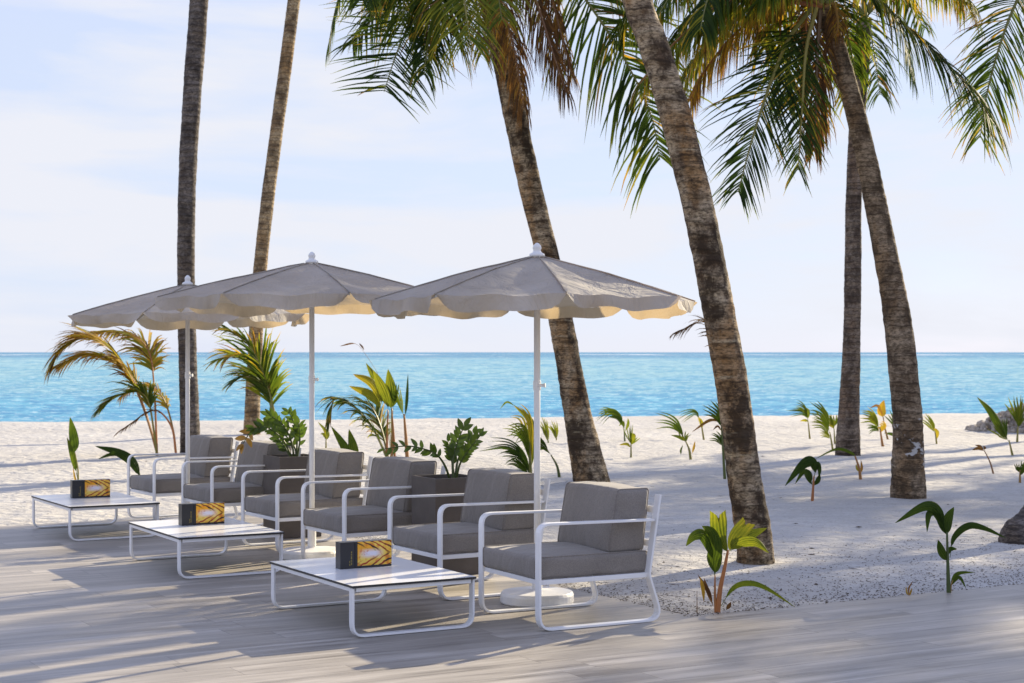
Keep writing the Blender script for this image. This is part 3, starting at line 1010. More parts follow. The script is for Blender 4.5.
# ------------------------------------------------------------------ furniture
def rounded_box(mb, c, size, r, n=9, bulge=(0, 0, 0), shear=None, seed=0):
    """soft cushion: rounded box with bulged faces, centre c"""
    hx, hy, hz = size[0] / 2, size[1] / 2, size[2] / 2
    h = (hx, hy, hz)

    def samp(L):
        inner = [(-L + r) + (2 * L - 2 * r) * k / n for k in range(n + 1)]
        return [-L, -L + r * .3, -L + r * .65] + inner + [L - r * .65, L - r * .3, L]
    S = [samp(hx), samp(hy), samp(hz)]
    cache = {}

    def vert(p):
        key = tuple(round(x, 5) for x in p)
        if key in cache: return cache[key]
        q = [max(-h[i] + r, min(h[i] - r, p[i])) for i in range(3)]
        d = Vector([p[i] - q[i] for i in range(3)])
        v = Vector(q) + (d.normalized() * r if d.length > 1e-9 else d)
        f = [1 - min(1, abs(p[i] / h[i])) ** 2.2 for i in range(3)]
        w = noise.fractal(Vector((p[0] * 6 + seed, p[1] * 6, p[2] * 6)), 1, 2, 2) * .009
        for i in range(3):
            j, k = (i + 1) % 3, (i + 2) % 3
            v[i] += (p[i] / h[i]) ** 3 * (bulge[i] * f[j] * f[k]) + w * .6
        if shear: v = shear(v)
        cache[key] = mb.add(v + Vector(c))
        return cache[key]
    for ax in range(3):
        a, b_ = (ax + 1) % 3, (ax + 2) % 3
        for sg in (-1, 1):
            for i in range(len(S[a]) - 1):
                for j in range(len(S[b_]) - 1):
                    idx = []
                    for (ii, jj) in ((i, j), (i + 1, j), (i + 1, j + 1), (i, j + 1)):
                        p = [0, 0, 0]
                        p[ax] = sg * h[ax]; p[a] = S[a][ii]; p[b_] = S[b_][jj]
                        idx.append(vert(p))
                    if len(set(idx)) == 4: mb.face(idx)


CW = 0.735                                        # chair width; local x = front -> back, y = along the row


def make_chair():
    root = empty('armchair', (0, 0, 0))
    w, t = 0.055, 0.014
    for yy in (0.0, CW):
        mb = MB()
        loop = fillet([(0.845, yy, 0.775), (0.765, yy, 0.29), (0.862, yy, 0.009), (0.0, yy, 0.009), (0.0, yy, 0.632), (0.80, yy, 0.622)],
                      [0.10, 0.075, 0.085, 0.07])
        mb.bar(loop, w, t, (0, 1, 0))
        mb.build('side_frame', M['white'], root, bevel=.002)
    i0, i1 = w / 2, CW - w / 2
    mb = MB()
    for yy in (0.012, CW - 0.012):
        mb.box(0.008, yy - .012, 0.272, 0.768, yy + .012, 0.300)
    mb.box(0.008, 0.0242, 0.272, 0.034, CW - 0.0242, 0.300)
    mb.box(0.735, 0.0242, 0.272, 0.762, CW - 0.0242, 0.300)
    for k in range(7):
        x = .10 + k * .09
        mb.box(x, 0.0242, 0.282, x + .05, CW - 0.0242, 0.292)
    mb.build('seat_frame', M['white'], root, bevel=.002)
    for z, x in ((0.455, .803), (0.66, .836)):
        mb = MB()
        mb.box(x - .006, 0.0, z, x + .004, CW, z + .04)
        mb.build('back_slat', M['white'], root, bevel=.002)
    mb = MB()
    rounded_box(mb, (0.395, CW / 2, 0.366), (0.79, CW - .045, 0.125), 0.022, bulge=(.008, .006, .018), seed=1)
    sc = mb.build('seat_cushion', M['fabric'], root, smooth=True)
    for yy in (.0225 + .014, CW - .0225 - .014):
        mb = MB()
        lp = fillet([(.40, yy, .3035), (.0, yy, .3035), (.0, yy, .4295), (.79, yy, .4295), (.79, yy, .3035), (.40, yy, .3035)], .022, 4)
        mb.tube(lp, .0045, 6)
        mb.build('piping', M['fabric'], sc, smooth=True)
    mb = MB()

    def sh(v):
        z = v.z + .19
        return Vector((v.x * (1.0 - .22 * z) + z * 0.15, v.y, v.z))
    rounded_box(mb, (0.645, CW / 2, 0.618), (0.25, CW - .10, 0.385), 0.026, bulge=(.030, .010, .014), shear=sh, seed=5)
    bc = mb.build('back_cushion', M['fabric'], root, smooth=True)
    for yy in (.064, CW - .064):
        mb = MB()
        lp = fillet([(0, 0, -.192), (-.125, 0, -.192), (-.125, 0, .192), (.125, 0, .192), (.125, 0, -.192), (0, 0, -.192)], .026, 4)
        mb.tube([sh(p) + Vector((.645, yy, .618)) for p in lp], .0045, 6)
        mb.build('piping', M['fabric'], bc, smooth=True)
    return root


chair = make_chair()
near_posts = [(0.155, 9.73), (-.477, 10.93), (-1.242, 12.22), (-1.902, 13.37), (-2.66, 14.63), (-3.40, 15.68)]
chair_labels = ['grey cushioned armchair with white frame at the near end of the row, nearest the camera',
                'grey cushioned armchair between the nearest armchair and the nearer planter',
                'grey cushioned armchair just beyond the nearer planter, behind the near white table',
                'grey cushioned armchair in front of the farther planter, beside the middle parasol pole',
                'grey cushioned armchair just beyond the farther planter, second from the far end of the row',
                'grey cushioned armchair at the far end of the row, farthest from the camera']
for i, (x, y) in enumerate(near_posts):
    o = chair if i == 0 else copy_tree(chair)
    o.location = (x, y, 0.001)
    o.rotation_euler = (0, 0, ROT + R((-1.5, 1.2, 1.8, 1.4, 1.6, 2.2)[i]))
    for ch in o.children:
        if ch.name.startswith('back_cushion'):
            ch.rotation_euler = (0, 0, R((0.4, -1.6, 1.3, -.6, 1.8, -1.2)[i]))
            ch.location = ((.0, -.012, .006, -.006, -.016, .004)[i], (-.004, .012, -.012, .008, -.014, .01)[i], 0)
        if ch.name.startswith('seat_cushion'):
            ch.location = ((-.004, .006, -.01, .004, -.006, .008)[i], 0, 0)
    tag(o, chair_labels[i], 'armchair', 'armchairs in the row along the deck edge')

TL, TW, TH = 1.29, 0.81, 0.305


def make_table():
    root = empty('coffee_table', (0, 0, 0))
    mb = MB()
    mb.box(0, 0, TH - .013, TW, TL, TH, 1)
    mb.m[-5] = 0                                   # upper face white, edges black
    top = mb.build('table_top', [M['top'], M['edge']], root)
    for yy in (0.035, TL - 0.035):
        mb = MB()
        lp = fillet([(0.012, yy, TH - .016), (0.012, yy, 0.009), (TW - .012, yy, 0.009), (TW - .012, yy, TH - .016)], 0.075)
        mb.bar(lp, .05, .013, (0, 1, 0))
        mb.build('leg_loop', M['white'], root, bevel=.002)
    mb = MB()
    for xx in (0.006, TW - .028):
        mb.box(xx, 0.062, TH - .038, xx + .022, TL - .062, TH - .0145)
    for yy in (0.012, TL - .056):
        mb.box(0.030, yy, TH - .038, TW - .030, yy + .044, TH - .0145)
    mb.build('under_frame', M['white'], root, bevel=.002)
    return root


table = make_table()
t_pos = [(-.916, 9.47), (-2.408, 11.93), (-3.84, 14.32)]
t_lab = ['low white coffee table nearest the camera, in front of the two nearest armchairs',
         'low white coffee table in the middle of the three tables',
         'low white coffee table farthest from the camera at the left edge of the deck']
for i, (x, y) in enumerate(t_pos):
    o = table if i == 0 else copy_tree(table)
    o.location = (x, y, 0.001)
    o.rotation_euler = (0, 0, ROT + R((0, -.6, .8)[i]))
    tag(o, t_lab[i], 'table', 'low white tables in front of the armchairs')


def make_menu():
    root = empty('menu_box', (0, 0, 0))
    W_, H_, T_ = .35, .165, .075
    mb = MB()
    mb.box(0, 0, 0, .097, T_, H_)
    c = mb.build('cover', M['black'], root, bevel=.001)
    mb = MB()
    for k, (zz, hh) in enumerate(((.022, .016), (.043, .010), (.058, .018), (.082, .008), (.095, .012))):
        mb.box(.071, -.0012, zz, .078, .0003, zz + hh)
    for k, (zz, hh) in enumerate(((.018, .012), (.035, .014))):
        mb.box(.060, -.0012, zz, .066, .0003, zz + hh)
    mb.build('gold_lettering', M['gold'], c)
    mb = MB()
    mb.box(.100, 0.001, 0, W_, T_, H_ - .001)
    b2 = mb.build('box_body', M['black'], root, bevel=.001)
    mb = MB()
    mb.box(.116, -.0015, .014, W_ - .001, .0008, H_ - .002)
    mb.build('printed_panel', M['print'], b2)
    return root


menu = make_menu()
m_off = [(.234, .70), (.285, .79), (.235, .80)]
m_lab = ['black box with yellow palm leaf print standing on the nearest white table',
         'black box with yellow palm leaf print standing on the middle white table',
         'black box with yellow palm leaf print standing on the farthest white table']
for i, (dx, dy) in enumerate(m_off):
    o = menu if i == 0 else copy_tree(menu)
    p = Vector((*t_pos[i], 0)) + DIR_D * dx + DIR_R * dy
    o.location = (p.x, p.y, TH + .0015)
    o.rotation_euler = (0, 0, ROT + R((0, 2, -1.5)[i]))
    tag(o, m_lab[i], 'menu box', 'printed boxes on the tables')


def make_planter():
    root = empty('planter', (0, 0, 0))
    W_, H_ = .40, .72
    mb = MB()
    x0, x1 = 0, W_
    # open box: outer shell, rim, inner walls
    i_ = .022
    o8 = [mb.add(p) for p in ((0, 0, 0), (W_, 0, 0), (W_, W_, 0), (0, W_, 0), (0, 0, H_), (W_, 0, H_), (W_, W_, H_), (0, W_, H_))]
    n8 = [mb.add(p) for p in ((i_, i_, H_), (W_ - i_, i_, H_), (W_ - i_, W_ - i_, H_), (i_, W_ - i_, H_),
                              (i_, i_, H_ - .09), (W_ - i_, i_, H_ - .09), (W_ - i_, W_ - i_, H_ - .09), (i_, W_ - i_, H_ - .09))]
    mb.face((o8[0], o8[3], o8[2], o8[1]))
    for k in range(4):
        j = (k + 1) % 4
        mb.face((o8[k], o8[j], o8[4 + j], o8[4 + k]))
        mb.face((o8[4 + k], o8[4 + j], n8[j], n8[k]))
        mb.face((n8[k], n8[j], n8[4 + j], n8[4 + k]))
    mb.face(n8[4:])
    mb.build('pot', M['planter'], root, bevel=.004)
    mb = MB()
    N = 10
    for a in range(N + 1):
        for b_ in range(N + 1):
            x = i_ + .001 + (W_ - 2 * i_ - .002) * a / N; y = i_ + .001 + (W_ - 2 * i_ - .002) * b_ / N
            mb.add((x, y, H_ - .055 + .012 * noise.noise(Vector((x * 20, y * 20, 0)))))
    for a in range(N):
        for b_ in range(N):
            q = a * (N + 1) + b_
            mb.face((q, q + N + 1, q + N + 2, q + 1))
    mb.build('soil', M['soil'], root)
    return root


planter = make_planter()
pl_pos = [(-.56, 12.08), (-2.05, 14.56)]
pl_lab = ['tall square grey-brown planter, the nearer one, holding a bushy glossy plant',
          'tall square grey-brown planter, the farther one, holding a plant with a hanging yellow leaf']
for i, (x, y) in enumerate(pl_pos):
    o = planter if i == 0 else copy_tree(planter)
    o.location = (x, y, 0.001)
    o.rotation_euler = (0, 0, ROT)
    tag(o, pl_lab[i], 'planter', 'square planters between the armchairs')


# parasols -----------------------------------------------------------------------------------
def make_parasol(x, y, top, rad, phase, label, seed, tilt=(0, 0)):
    rng = random.Random(seed)
    root = empty('parasol', (x, y, 0.001), 0, label, 'parasol', 'canvas parasols along the deck edge')
    apex = top - .085
    rim = apex - .295
    mb = MB()
    mb.lathe([(.235, 0), (.242, .01), (.242, .055), (.232, .075), (.10, .082), (.045, .090)], 40)
    mb.build('base', M['plastic'], root, smooth=False, bevel=.004)
    mb = MB()
    mb.lathe([(.034, .085), (.034, .33), (.026, .335)], 18)
    mb.build('base_sleeve', M['plastic'], root, smooth=False, bevel=.002)
    mb = MB()
    mb.lathe([(.021, .09), (.021, apex - .02)], 16)
    mb.build('pole', M['white'], root, smooth=True)
    mb = MB()
    mb.lathe([(.026, 1.40), (.026, 1.46)], 14)
    mb.tube([(0.0, -.02, 1.43), (0.035, -.03, 1.43), (.055, -.035, 1.43)], [.010, .010, .016], 8)
    mb.build('clamp_knob', M['white'], root, bevel=.002)
    mb = MB()
    mb.lathe([(.052, apex - .006), (.050, apex + .012), (.030, apex + .022), (.024, apex + .038), (.030, apex + .05), (.026, apex + .066), (.012, apex + .082), (.002, apex + .086)], 16)
    mb.build('finial', M['plastic'], root, smooth=True)
    hub_z = rim + .05
    mb = MB()
    mb.lathe([(.034, hub_z - .04), (.034, hub_z + .02), (.022, hub_z + .03)], 14)
    mb.build('hub', M['plastic'], root, bevel=.002)
    tx, ty = tilt

    def surf(k, q, s):
        """k: rib number, q 0..1 between ribs, s 0..1 from apex to rim"""
        a0 = phase + 2 * math.pi * k / 8; a1 = a0 + 2 * math.pi / 8
        e0 = Vector((math.cos(a0), math.sin(a0), 0)); e1 = Vector((math.cos(a1), math.sin(a1), 0))
        p = e0.lerp(e1, q) * (s * rad)
        drop = (0.82 * s + 0.18 * s * s)
        z = apex - .295 * drop
        belly = math.sin(math.pi * q)
        z -= 0.036 * belly * math.sin(math.pi * min(1, s * .92)) * 1.0
        pull = 1 - .035 * belly * s                     # rim curves inwards between ribs
        p = p * pull
        nz = noise.fractal(Vector((p.x * 3.2 + seed, p.y * 3.2, k * .7)), 1, 2, 4) * .020 * math.sin(math.pi * min(1, s + .05)) * (.35 + .65 * belly)
        # taut radial pleats fanning from the top
        nz += .0045 * math.sin(q * 17 + k * 2.3 + 3 * noise.noise(Vector((q * 3, s * 4, k + seed)))) * belly * (s * (1 - s)) * 3 + .010 * math.sin(q * 13 + k * 1.7 + seed) * belly * s ** 5
        z += nz + tx * p.x + ty * p.y
        return Vector((p.x, p.y, z))
    mb = MB()
    NQ, NS = 12, 14
    rows = {}
    for k in range(8):
        for i in range(NQ):
            for j in range(NS + 1):
                s = .04 + .96 * j / NS
                rows[(k * NQ + i, j)] = mb.add(surf(k, i / NQ, s))
    T = 8 * NQ
    for i in range(T):
        for j in range(NS):
            mb.face((rows[(i, j)], rows[((i + 1) % T, j)], rows[((i + 1) % T, j + 1)], rows[(i, j + 1)]))
    can = mb.build('canopy', M['canvas'], root, smooth=True)
    # seams over the ribs
    mb = MB()
    for k in range(8):
        pts = [surf(k, 0, .05 + .95 * j / 10) + Vector((0, 0, .004)) for j in range(11)]
        mb.tube(pts, .0045, 5)
    mb.build('seam', M['canvas'], can, smooth=True)
    # scalloped valance, one flap per panel
    for k in range(8):
        mb = MB()
        NV, NH = 18, 5
        ph = rng.uniform(0, 6)
        grid = []
        for i in range(NV + 1):
            q = i / NV
            e = min(q, 1 - q) / .5
            h = (.088 + .012 * math.sin(ph * 3)) * min(1, (1 - (1 - min(1, e / .34)) ** 2.4) * .97 + .03) + .006 * math.sin(q * 9 + ph)
            top_p = surf(k, q, 1.0)
            rdir = Vector((top_p.x, top_p.y, 0)).normalized()
            col = []
            for j in range(NH + 1):
                f = j / NH
                out = .020 * math.sin(q * 14 + ph) * f + .012 * f + .020 * math.sin(q * 6 + ph * 2) * f * f + .008 * math.sin(q * 31 + ph) * f
                col.append(mb.add(top_p + Vector((0, 0, -h * f)) + rdir * out))
            grid.append(col)
        for i in range(NV):
            for j in range(NH):
                mb.face((grid[i][j], grid[i + 1][j], grid[i + 1][j + 1], grid[i][j + 1]))
        mb.build('valance', M['canvas'], can, smooth=True)
    for k in range(8):
        mb = MB()
        pts = [surf(k, 0, .05 + .94 * j / 8) + Vector((0, 0, -.014)) for j in range(9)]
        mb.tube(pts, .007, 6)
        a = phase + 2 * math.pi * k / 8
        mid = surf(k, 0, .52) + Vector((0, 0, -.016))
        mb.tube([Vector((math.cos(a) * .03, math.sin(a) * .03, hub_z)), mid], .006, 6)
        mb.build('rib', M['metal'], root, smooth=True)
    return root


make_parasol(.165, 10.86, 2.367, 1.07, R(-81.5), 'beige canvas parasol nearest the camera, standing behind the nearest armchair', 3, (0, -.012))
make_parasol(-1.60, 13.19, 2.450, 1.22, R(-70), 'beige canvas parasol in the middle of the three, tallest of the row', 5, (0, -.008))
make_parasol(-3.055, 15.54, 2.372, 1.13, R(-98), 'beige canvas parasol farthest from the camera, in front of the dark trunk', 8, (.015, -.008))

# ------------------------------------------------------------------ plants
def blade(mb, path, width, tone, rng, face=(0.1, -1, .35), petiole=0.12, tip=2.2, pleat=.10, split=False, stem=0.004):
    """broad pleated leaf along a path; face = rough direction the upper side looks at"""
    pts = spline(path, 7)
    N = len(pts) - 1
    K = 10
    fv = Vector(face).normalized()
    prev = None
    for k in range(N + 1):
        f = k / N
        t = (pts[min(k + 1, N)] - pts[max(k - 1, 0)]).normalized()
        sd = t.cross(fv)
        if sd.length < .15: sd = t.cross(Vector((.6, -.4, .6)))
        sd.normalize()
        nn = sd.cross(t).normalized()
        if nn.dot(fv) < 0: nn = -nn
        if f < petiole: w = stem
        else:
            q = (f - petiole) / (1 - petiole)
            w = width * (math.sin(math.pi * min(1, q ** .75 * .97 + .03)) ** .8 if not split else math.sin(math.pi * min(.80, q * .62 + .03)) ** .8)
            w = max(w, .002)
        row = []
        for j in range(K + 1):
            a = j / K - .5
            off = nn * (-abs(a) * w * .35 + (pleat * w * .5 if j % 2 else 0))
            jag = 0
            if split and k == N: jag = (abs(a) * 2) * .35 - (.5 if j == K // 2 else 0)
            p = pts[k] + sd * (a * w) + off + t * (jag * width * .9)
            row.append(mb.add(p, max(0, min(1, tone + .22 * max(0, f - .7) + (.05 if j % 2 else -.04) + rng.uniform(-.03, .03)))))
        if prev:
            for j in range(K): mb.face((prev[j], prev[j + 1], row[j + 1], row[j]))
        prev = row


def torn_blade(mb, path, width, tone, rng, face, petiole=0.12, stem=0.004):
    """young coconut leaf: whole near the base, splitting into narrow pointed leaflets towards the tip"""
    pts = spline(path, 8)
    N = len(pts) - 1
    fv = Vector(face).normalized()
    frames = []
    for k in range(N + 1):
        t = (pts[min(k + 1, N)] - pts[max(k - 1, 0)]).normalized()
        sd = t.cross(fv)
        if sd.length < .15: sd = t.cross(Vector((.6, -.4, .6)))
        sd.normalize()
        frames.append((pts[k], t, sd, sd.cross(t).normalized()))
    fs = petiole + (1 - petiole) * rng.uniform(.30, .5)
    S = 5
    total = sum((pts[k + 1] - pts[k]).length for k in range(N))
    for j in range(S):
        a0, a1 = j / S - .5, (j + 1) / S - .5
        mid = (a0 + a1) / 2
        Lm = rng.uniform(.88, 1.0) - abs(mid) * .22
        prev = None
        tj = tone + rng.uniform(-.06, .06)
        sp = rng.uniform(.5, 1.3)
        drop = rng.uniform(0, .10) * total
        for k in range(N + 1):
            f = k / N
            if f > Lm + 1e-6 and prev is not None and f - 1 / N > Lm: break
            p, t, sd, nn = frames[k]
            if f < petiole: w = stem; g = 0
            else:
                q = (f - petiole) / (1 - petiole)
                w = max(.002, width * min(1, (q / .35)) ** .8 if q < .35 else width)
                g = max(0, (f - fs) / max(.05, Lm - fs))
            shrink = max(0.0, 1 - g ** 2.4)
            cx = mid * w * (1 + sp * g * 1.1)
            hw = (a1 - a0) * w / 2 * (1.08 * shrink)
            base = p + sd * cx - nn * abs(cx) * .35 - Vector((0, 0, drop * g * g))
            c = max(0, min(1, tj + .30 * max(0, g - .55)))
            A = mb.add(base - sd * hw, c); B = mb.add(base - nn * hw * .5, c - .05); C = mb.add(base + sd * hw, c)
            if prev:
                mb.face((prev[0], prev[1], B, A)); mb.face((prev[1], prev[2], C, B))
            prev = (A, B, C)


PLANT_N = [0]


def seedling(label, base, leaves, stems=(), fronds=(), group=None, name='palm_seedling', cat='plant', stem_r=.012):
    """leaves: (pixel path, width in px, tone, [dy], [opts]) drawn at the distance of the base"""
    PLANT_N[0] += 1
    rng = random.Random(100 + PLANT_N[0])
    b = gz(*base)
    yb = b.y
    root = empty(name, b, 0, label, cat, group)
    k = yb / F_PX
    for st in stems:
        pts, r, tone = st
        pp = path_px(pts, yb)
        pp[0] = pp[0] + Vector((0, 0, -.04))
        mb = MB()
        sp = spline(pp, 6)
        mb.tube(sp, [r * k * .70 * (1 - .6 * i / (len(sp) - 1)) for i in range(len(sp))], 7, 0, [tone] * len(sp))
        rel(mb, b).build('stem', M['stem'], root, smooth=True, attr=True)
    for lf in leaves:
        pts, w, tone = lf[:3]
        dy = lf[3] if len(lf) > 3 else rng.uniform(-.18, .18)
        op = lf[4] if len(lf) > 4 else {}
        mb = MB()
        tone = tone + .05
        fc = (rng.uniform(-.5, .5), -1, rng.uniform(.1, .7))
        if 4.5 <= w <= 8 and yb > 21 and not op.get('split'):
            torn_blade(mb, path_px(pts, yb, yb + dy), w * k * 1.35, tone, rng, fc, op.get('petiole', .12))
        else:
            blade(mb, path_px(pts, yb, yb + dy), w * k, tone, rng, face=fc, **op)
        rel(mb, b).build('leaf', M['leaf'], root, smooth=False, attr=True)
    for fd in fronds:
        pts, L, tone, kw = fd
        kw = dict(kw)
        kw['n'] = int(kw.get('n', 26) * 1.9)
        kw.setdefault('width', .03); kw['width'] *= 1.25; L *= 1.25; kw['sweep'] = kw.get('sweep', .8) + .75; kw['droop'] = kw.get('droop', 1.0) * .7; tone = min(1, tone + .06)
        dy = kw.pop('dy', rng.uniform(-.3, .3))
        mb = frond_mb(path_px(pts, yb, yb + dy), L, kw.pop('n', 26), kw.pop('droop', 1.0), tone, rng, r0=kw.pop('r0', .02), **kw)
        rel(mb, b).build('frond', [M['leaf'], M['stem']], root, attr=True)
    return root


YG = 'young palms and seedlings on the sand'
# young palm on the left, fronds blown to the left
seedling('young palm with yellowed fronds blown to the left, standing on the sand at far left', (160, 457), [],
         [], [
    ([(158, 457), (150, 428), (141, 402), (129, 374), (112, 350), (90, 338), (66, 345), (54, 360)], .70, .60, dict(n=60, bare=.40, droop=1.0, stem_tone=.75, tipbrown=.4, width=.04, sweep=1.0, dy=-.3)),
    ([(158, 457), (151, 430), (143, 404), (132, 378), (114, 360), (88, 354), (60, 364)], .60, .64, dict(n=54, bare=.42, droop=1.0, stem_tone=.78, tipbrown=.4, width=.04, sweep=1.0, dy=.3)),
    ([(157, 457), (156, 425), (154, 385), (150, 355), (138, 338), (118, 331), (97, 331)], .52, .60, dict(n=52, bare=.50, droop=1.2, stem_tone=.8, tipbrown=.3, width=.036, sweep=.8, dy=.5)),
    ([(157, 456), (153, 425), (148, 400), (138, 392), (118, 396), (103, 406)], .50, .38, dict(n=46, bare=.45, droop=.7, stem_tone=.6, width=.04, sweep=1.3, dy=-.4)),
    ([(176, 454), (173, 430), (165, 402), (152, 386), (136, 386), (122, 396)], .36, .66, dict(n=34, bare=.40, droop=1.3, stem_tone=.66, width=.028, dy=.4)),
    ([(176, 454), (172, 428), (160, 412), (148, 412), (130, 424), (118, 432)], .22, .84, dict(n=26, bare=.45, droop=.8, stem_tone=.8, width=.03, sweep=1.4, dy=-.2)),
], YG, 'young_palm')
seedling('slim seedling with one upright folded leaf, behind the farthest table box', (78, 488),
         [([(78, 484), (75, 458), (73, 440), (70, 417)], 11, .30, 0, dict(petiole=.45)), ([(78, 482), (74, 462), (67, 437)], 6, .38, 0, dict(petiole=.3)), ([(78, 484), (75, 478), (73, 466)], 2, .7, 0)],
         [([(78, 488), (78, 470), (75, 452)], 1.6, .6)], (), YG)
seedling('seedling with a single dark leaf arching left over the farthest armchair arm', (141, 482),
         [([(141, 480), (133, 462), (118, 452), (95, 446)], 10, .14, -.2, dict(petiole=.1)), ([(126, 456), (112, 454), (98, 459)], 4, .2, -.2)],
         [([(141, 482), (138, 470), (133, 462)], 2.2, .2)], (), YG)
seedling('young palm with one tall frond curving left, behind the farther planter', (279, 470), [
    ([(272, 398), (275, 382), (279, 361)], 4, .22), ([(271, 396), (277, 386), (276, 378)], 3, .3)],
    [([(279, 470), (277, 440), (274, 415), (270, 395)], 4.5, .35)], [
    ([(276, 430), (271, 397), (260, 364), (247, 342), (228, 329)], .62, .30, dict(n=30, bare=.22, droop=.9, width=.04, tipbrown=.5, dy=-.5)),
    ([(276, 430), (268, 395), (256, 368), (240, 355), (222, 358)], .55, .40, dict(n=28, bare=.25, droop=1.0, width=.04, tipbrown=.6, dy=.4)),
    ([(276, 430), (271, 402), (263, 385), (248, 376), (232, 382)], .48, .28, dict(n=22, bare=.35, droop=.8, width=.036, tipbrown=.5, dy=-.2)),
], YG, 'young_palm')
seedling('bushy young palm with orange stems and broad olive leaves, behind the two middle armchairs', (390, 470), [
    ([(391, 455), (386, 418), (374, 385), (353, 374)], 9, .56, -.3, dict(petiole=.5)), ([(391, 455), (385, 420), (372, 396), (349, 386)], 9, .52, -.2, dict(petiole=.5)),
    ([(391, 455), (389, 415), (380, 386), (366, 363)], 10, .44, .2, dict(petiole=.45)), ([(392, 455), (390, 415), (383, 392), (373, 370)], 11, .46, -.3, dict(petiole=.45)),
    ([(392, 455), (391, 415), (391, 395), (388, 369)], 13, .42, .2, dict(petiole=.45)), ([(392, 455), (393, 415), (394, 395), (393, 366)], 6, .34, .1, dict(petiole=.5)),
    ([(391, 455), (388, 410), (381, 398), (357, 392)], 5, .30, .3, dict(petiole=.5)),
    ([(378, 374), (368, 358), (356, 344), (340, 346)], 1.6, .85, -.2, dict(petiole=.7)),
    ([(359, 343), (362, 346), (364, 350)], 2.5, .9, -.2),
], [([(387, 468), (387, 440), (388, 410)], 2.4, .8), ([(391, 470), (392, 440), (392, 408)], 2.6, .72), ([(395, 468), (394, 440), (392, 412)], 2.2, .78)], [
    ([(388, 460), (374, 430), (358, 410), (345, 401), (334, 400), (327, 424)], .42, .26, dict(n=28, bare=.2, droop=1.2, width=.04, tipbrown=.6, dy=-.3)),
    ([(389, 460), (381, 428), (372, 408), (358, 398)], .40, .34, dict(n=20, bare=.25, droop=.9, width=.032, dy=.3)),
], YG, 'young_palm')
seedling('tall thin bare shoot with one forked leaf, right of the bushy young palm', (407, 470), [
    ([(405, 418), (407, 398), (408, 374)], 3.2, .10, 0), ([(404, 418), (399, 400), (394, 385)], 5, .44, .1)],
    [([(408, 470), (406, 440), (404, 414)], 3.4, .75)], (), YG)
seedling('tiny pale seedling left of the two spiky leaves, just right of the middle parasol pole', (326, 447), [
    ([(326, 440), (325, 430), (318, 422)], 3.5, .5), ([(326, 440), (323, 434), (320, 434)], 3, .55), ([(326, 441), (328, 434), (327, 429)], 4, .5)],
    [([(326, 447), (326, 436)], 1.4, .6)], (), YG)
seedling('seedling of two broad pointed leaves in a V above the chair backs', (352, 472), [
    ([(352, 468), (346, 450), (331, 426)], 9, .34, 0, dict(petiole=.1)), ([(353, 468), (354, 450), (349, 429)], 11, .38, .1, dict(petiole=.1))],
    [([(352, 472), (352, 464)], 2, .4)], (), YG)
seedling('leafy young palm with narrow drooping leaves, left of the near parasol pole', (531, 482), [
    ([(531, 478), (524, 458), (508, 444), (481, 442)], 6, .24, -.4), ([(531, 478), (524, 462), (508, 448), (479, 451)], 4, .2, .3), ([(531, 476), (530, 440), (525, 415), (510, 404)], 8, .60, 0),
    ([(531, 476), (533, 440), (530, 420), (514, 405)], 9, .46, .2), ([(531, 478), (522, 460), (512, 454), (498, 452)], 6, .26, -.2), ([(531, 478), (523, 468), (513, 461), (502, 461)], 5, .26, 0),
    ([(531, 479), (522, 473), (508, 471)], 5, .3, -.1), ([(531, 470), (524, 440), (515, 430), (499, 422)], 6, .36, .2), ([(531, 470), (526, 436), (520, 428), (506, 432)], 7, .44, -.2),
    ([(531, 470), (529, 445), (532, 425), (541, 415)], 6, .42, .3), ([(515, 406), (507, 402), (500, 409)], 2, .4, .1)],
    [([(531, 482), (530, 460), (529, 440)], 3, .5)], (), YG, 'young_palm')
seedling('curved leafy shoot bending left behind the near parasol pole', (560, 478), [
    ([(551, 455), (543, 444), (530, 438), (513, 441)], 8, .18, -.2, dict(petiole=.15)), ([(552, 456), (544, 448), (536, 449), (526, 446)], 4, .24, 0)],
    [([(560, 478), (557, 466), (551, 455)], 2.6, .3)], (), YG)
for nm, bs, tp, cv in (('small far shoot just right of the near parasol pole', (549, 444), (541, 413), (546, 430)), ('small far shoot left of the leaning trunk base', (557, 441), (551, 419), (555, 430))):
    seedling(nm, bs, [([bs, cv, tp], 5, .5, 0), ([bs, (cv[0] - 1, cv[1] + 2), (cv[0] - 5, cv[1] - 4)], 3, .45, 0)], [([bs, cv], 1.3, .5)], (), YG)
seedling('upright bright green seedling between the leaning trunk and the big front trunk', (631, 456), [
    ([(631, 446), (630, 435), (629, 421)], 5, .48), ([(631, 446), (633, 440), (636, 432)], 5, .5), ([(631, 448), (627, 444), (619, 445)], 3, .58), ([(631, 446), (634, 436), (633, 433)], 4, .5)],
    [([(631, 456), (631, 440)], 1.6, .5)], (), YG)
seedling('seedling with two leaves arching left, beside the leaning trunk', (625, 442), [
    ([(624, 428), (619, 416), (607, 412), (591, 421)], 5, .36), ([(624, 428), (617, 414), (606, 411), (596, 412)], 5, .4), ([(624, 428), (618, 418), (609, 417)], 4, .3),
    ([(624, 430), (623, 422), (619, 426)], 3, .4), ([(625, 432), (628, 424), (628, 418)], 3, .44)],
    [([(625, 442), (624, 428)], 1.6, .4)], (), YG)
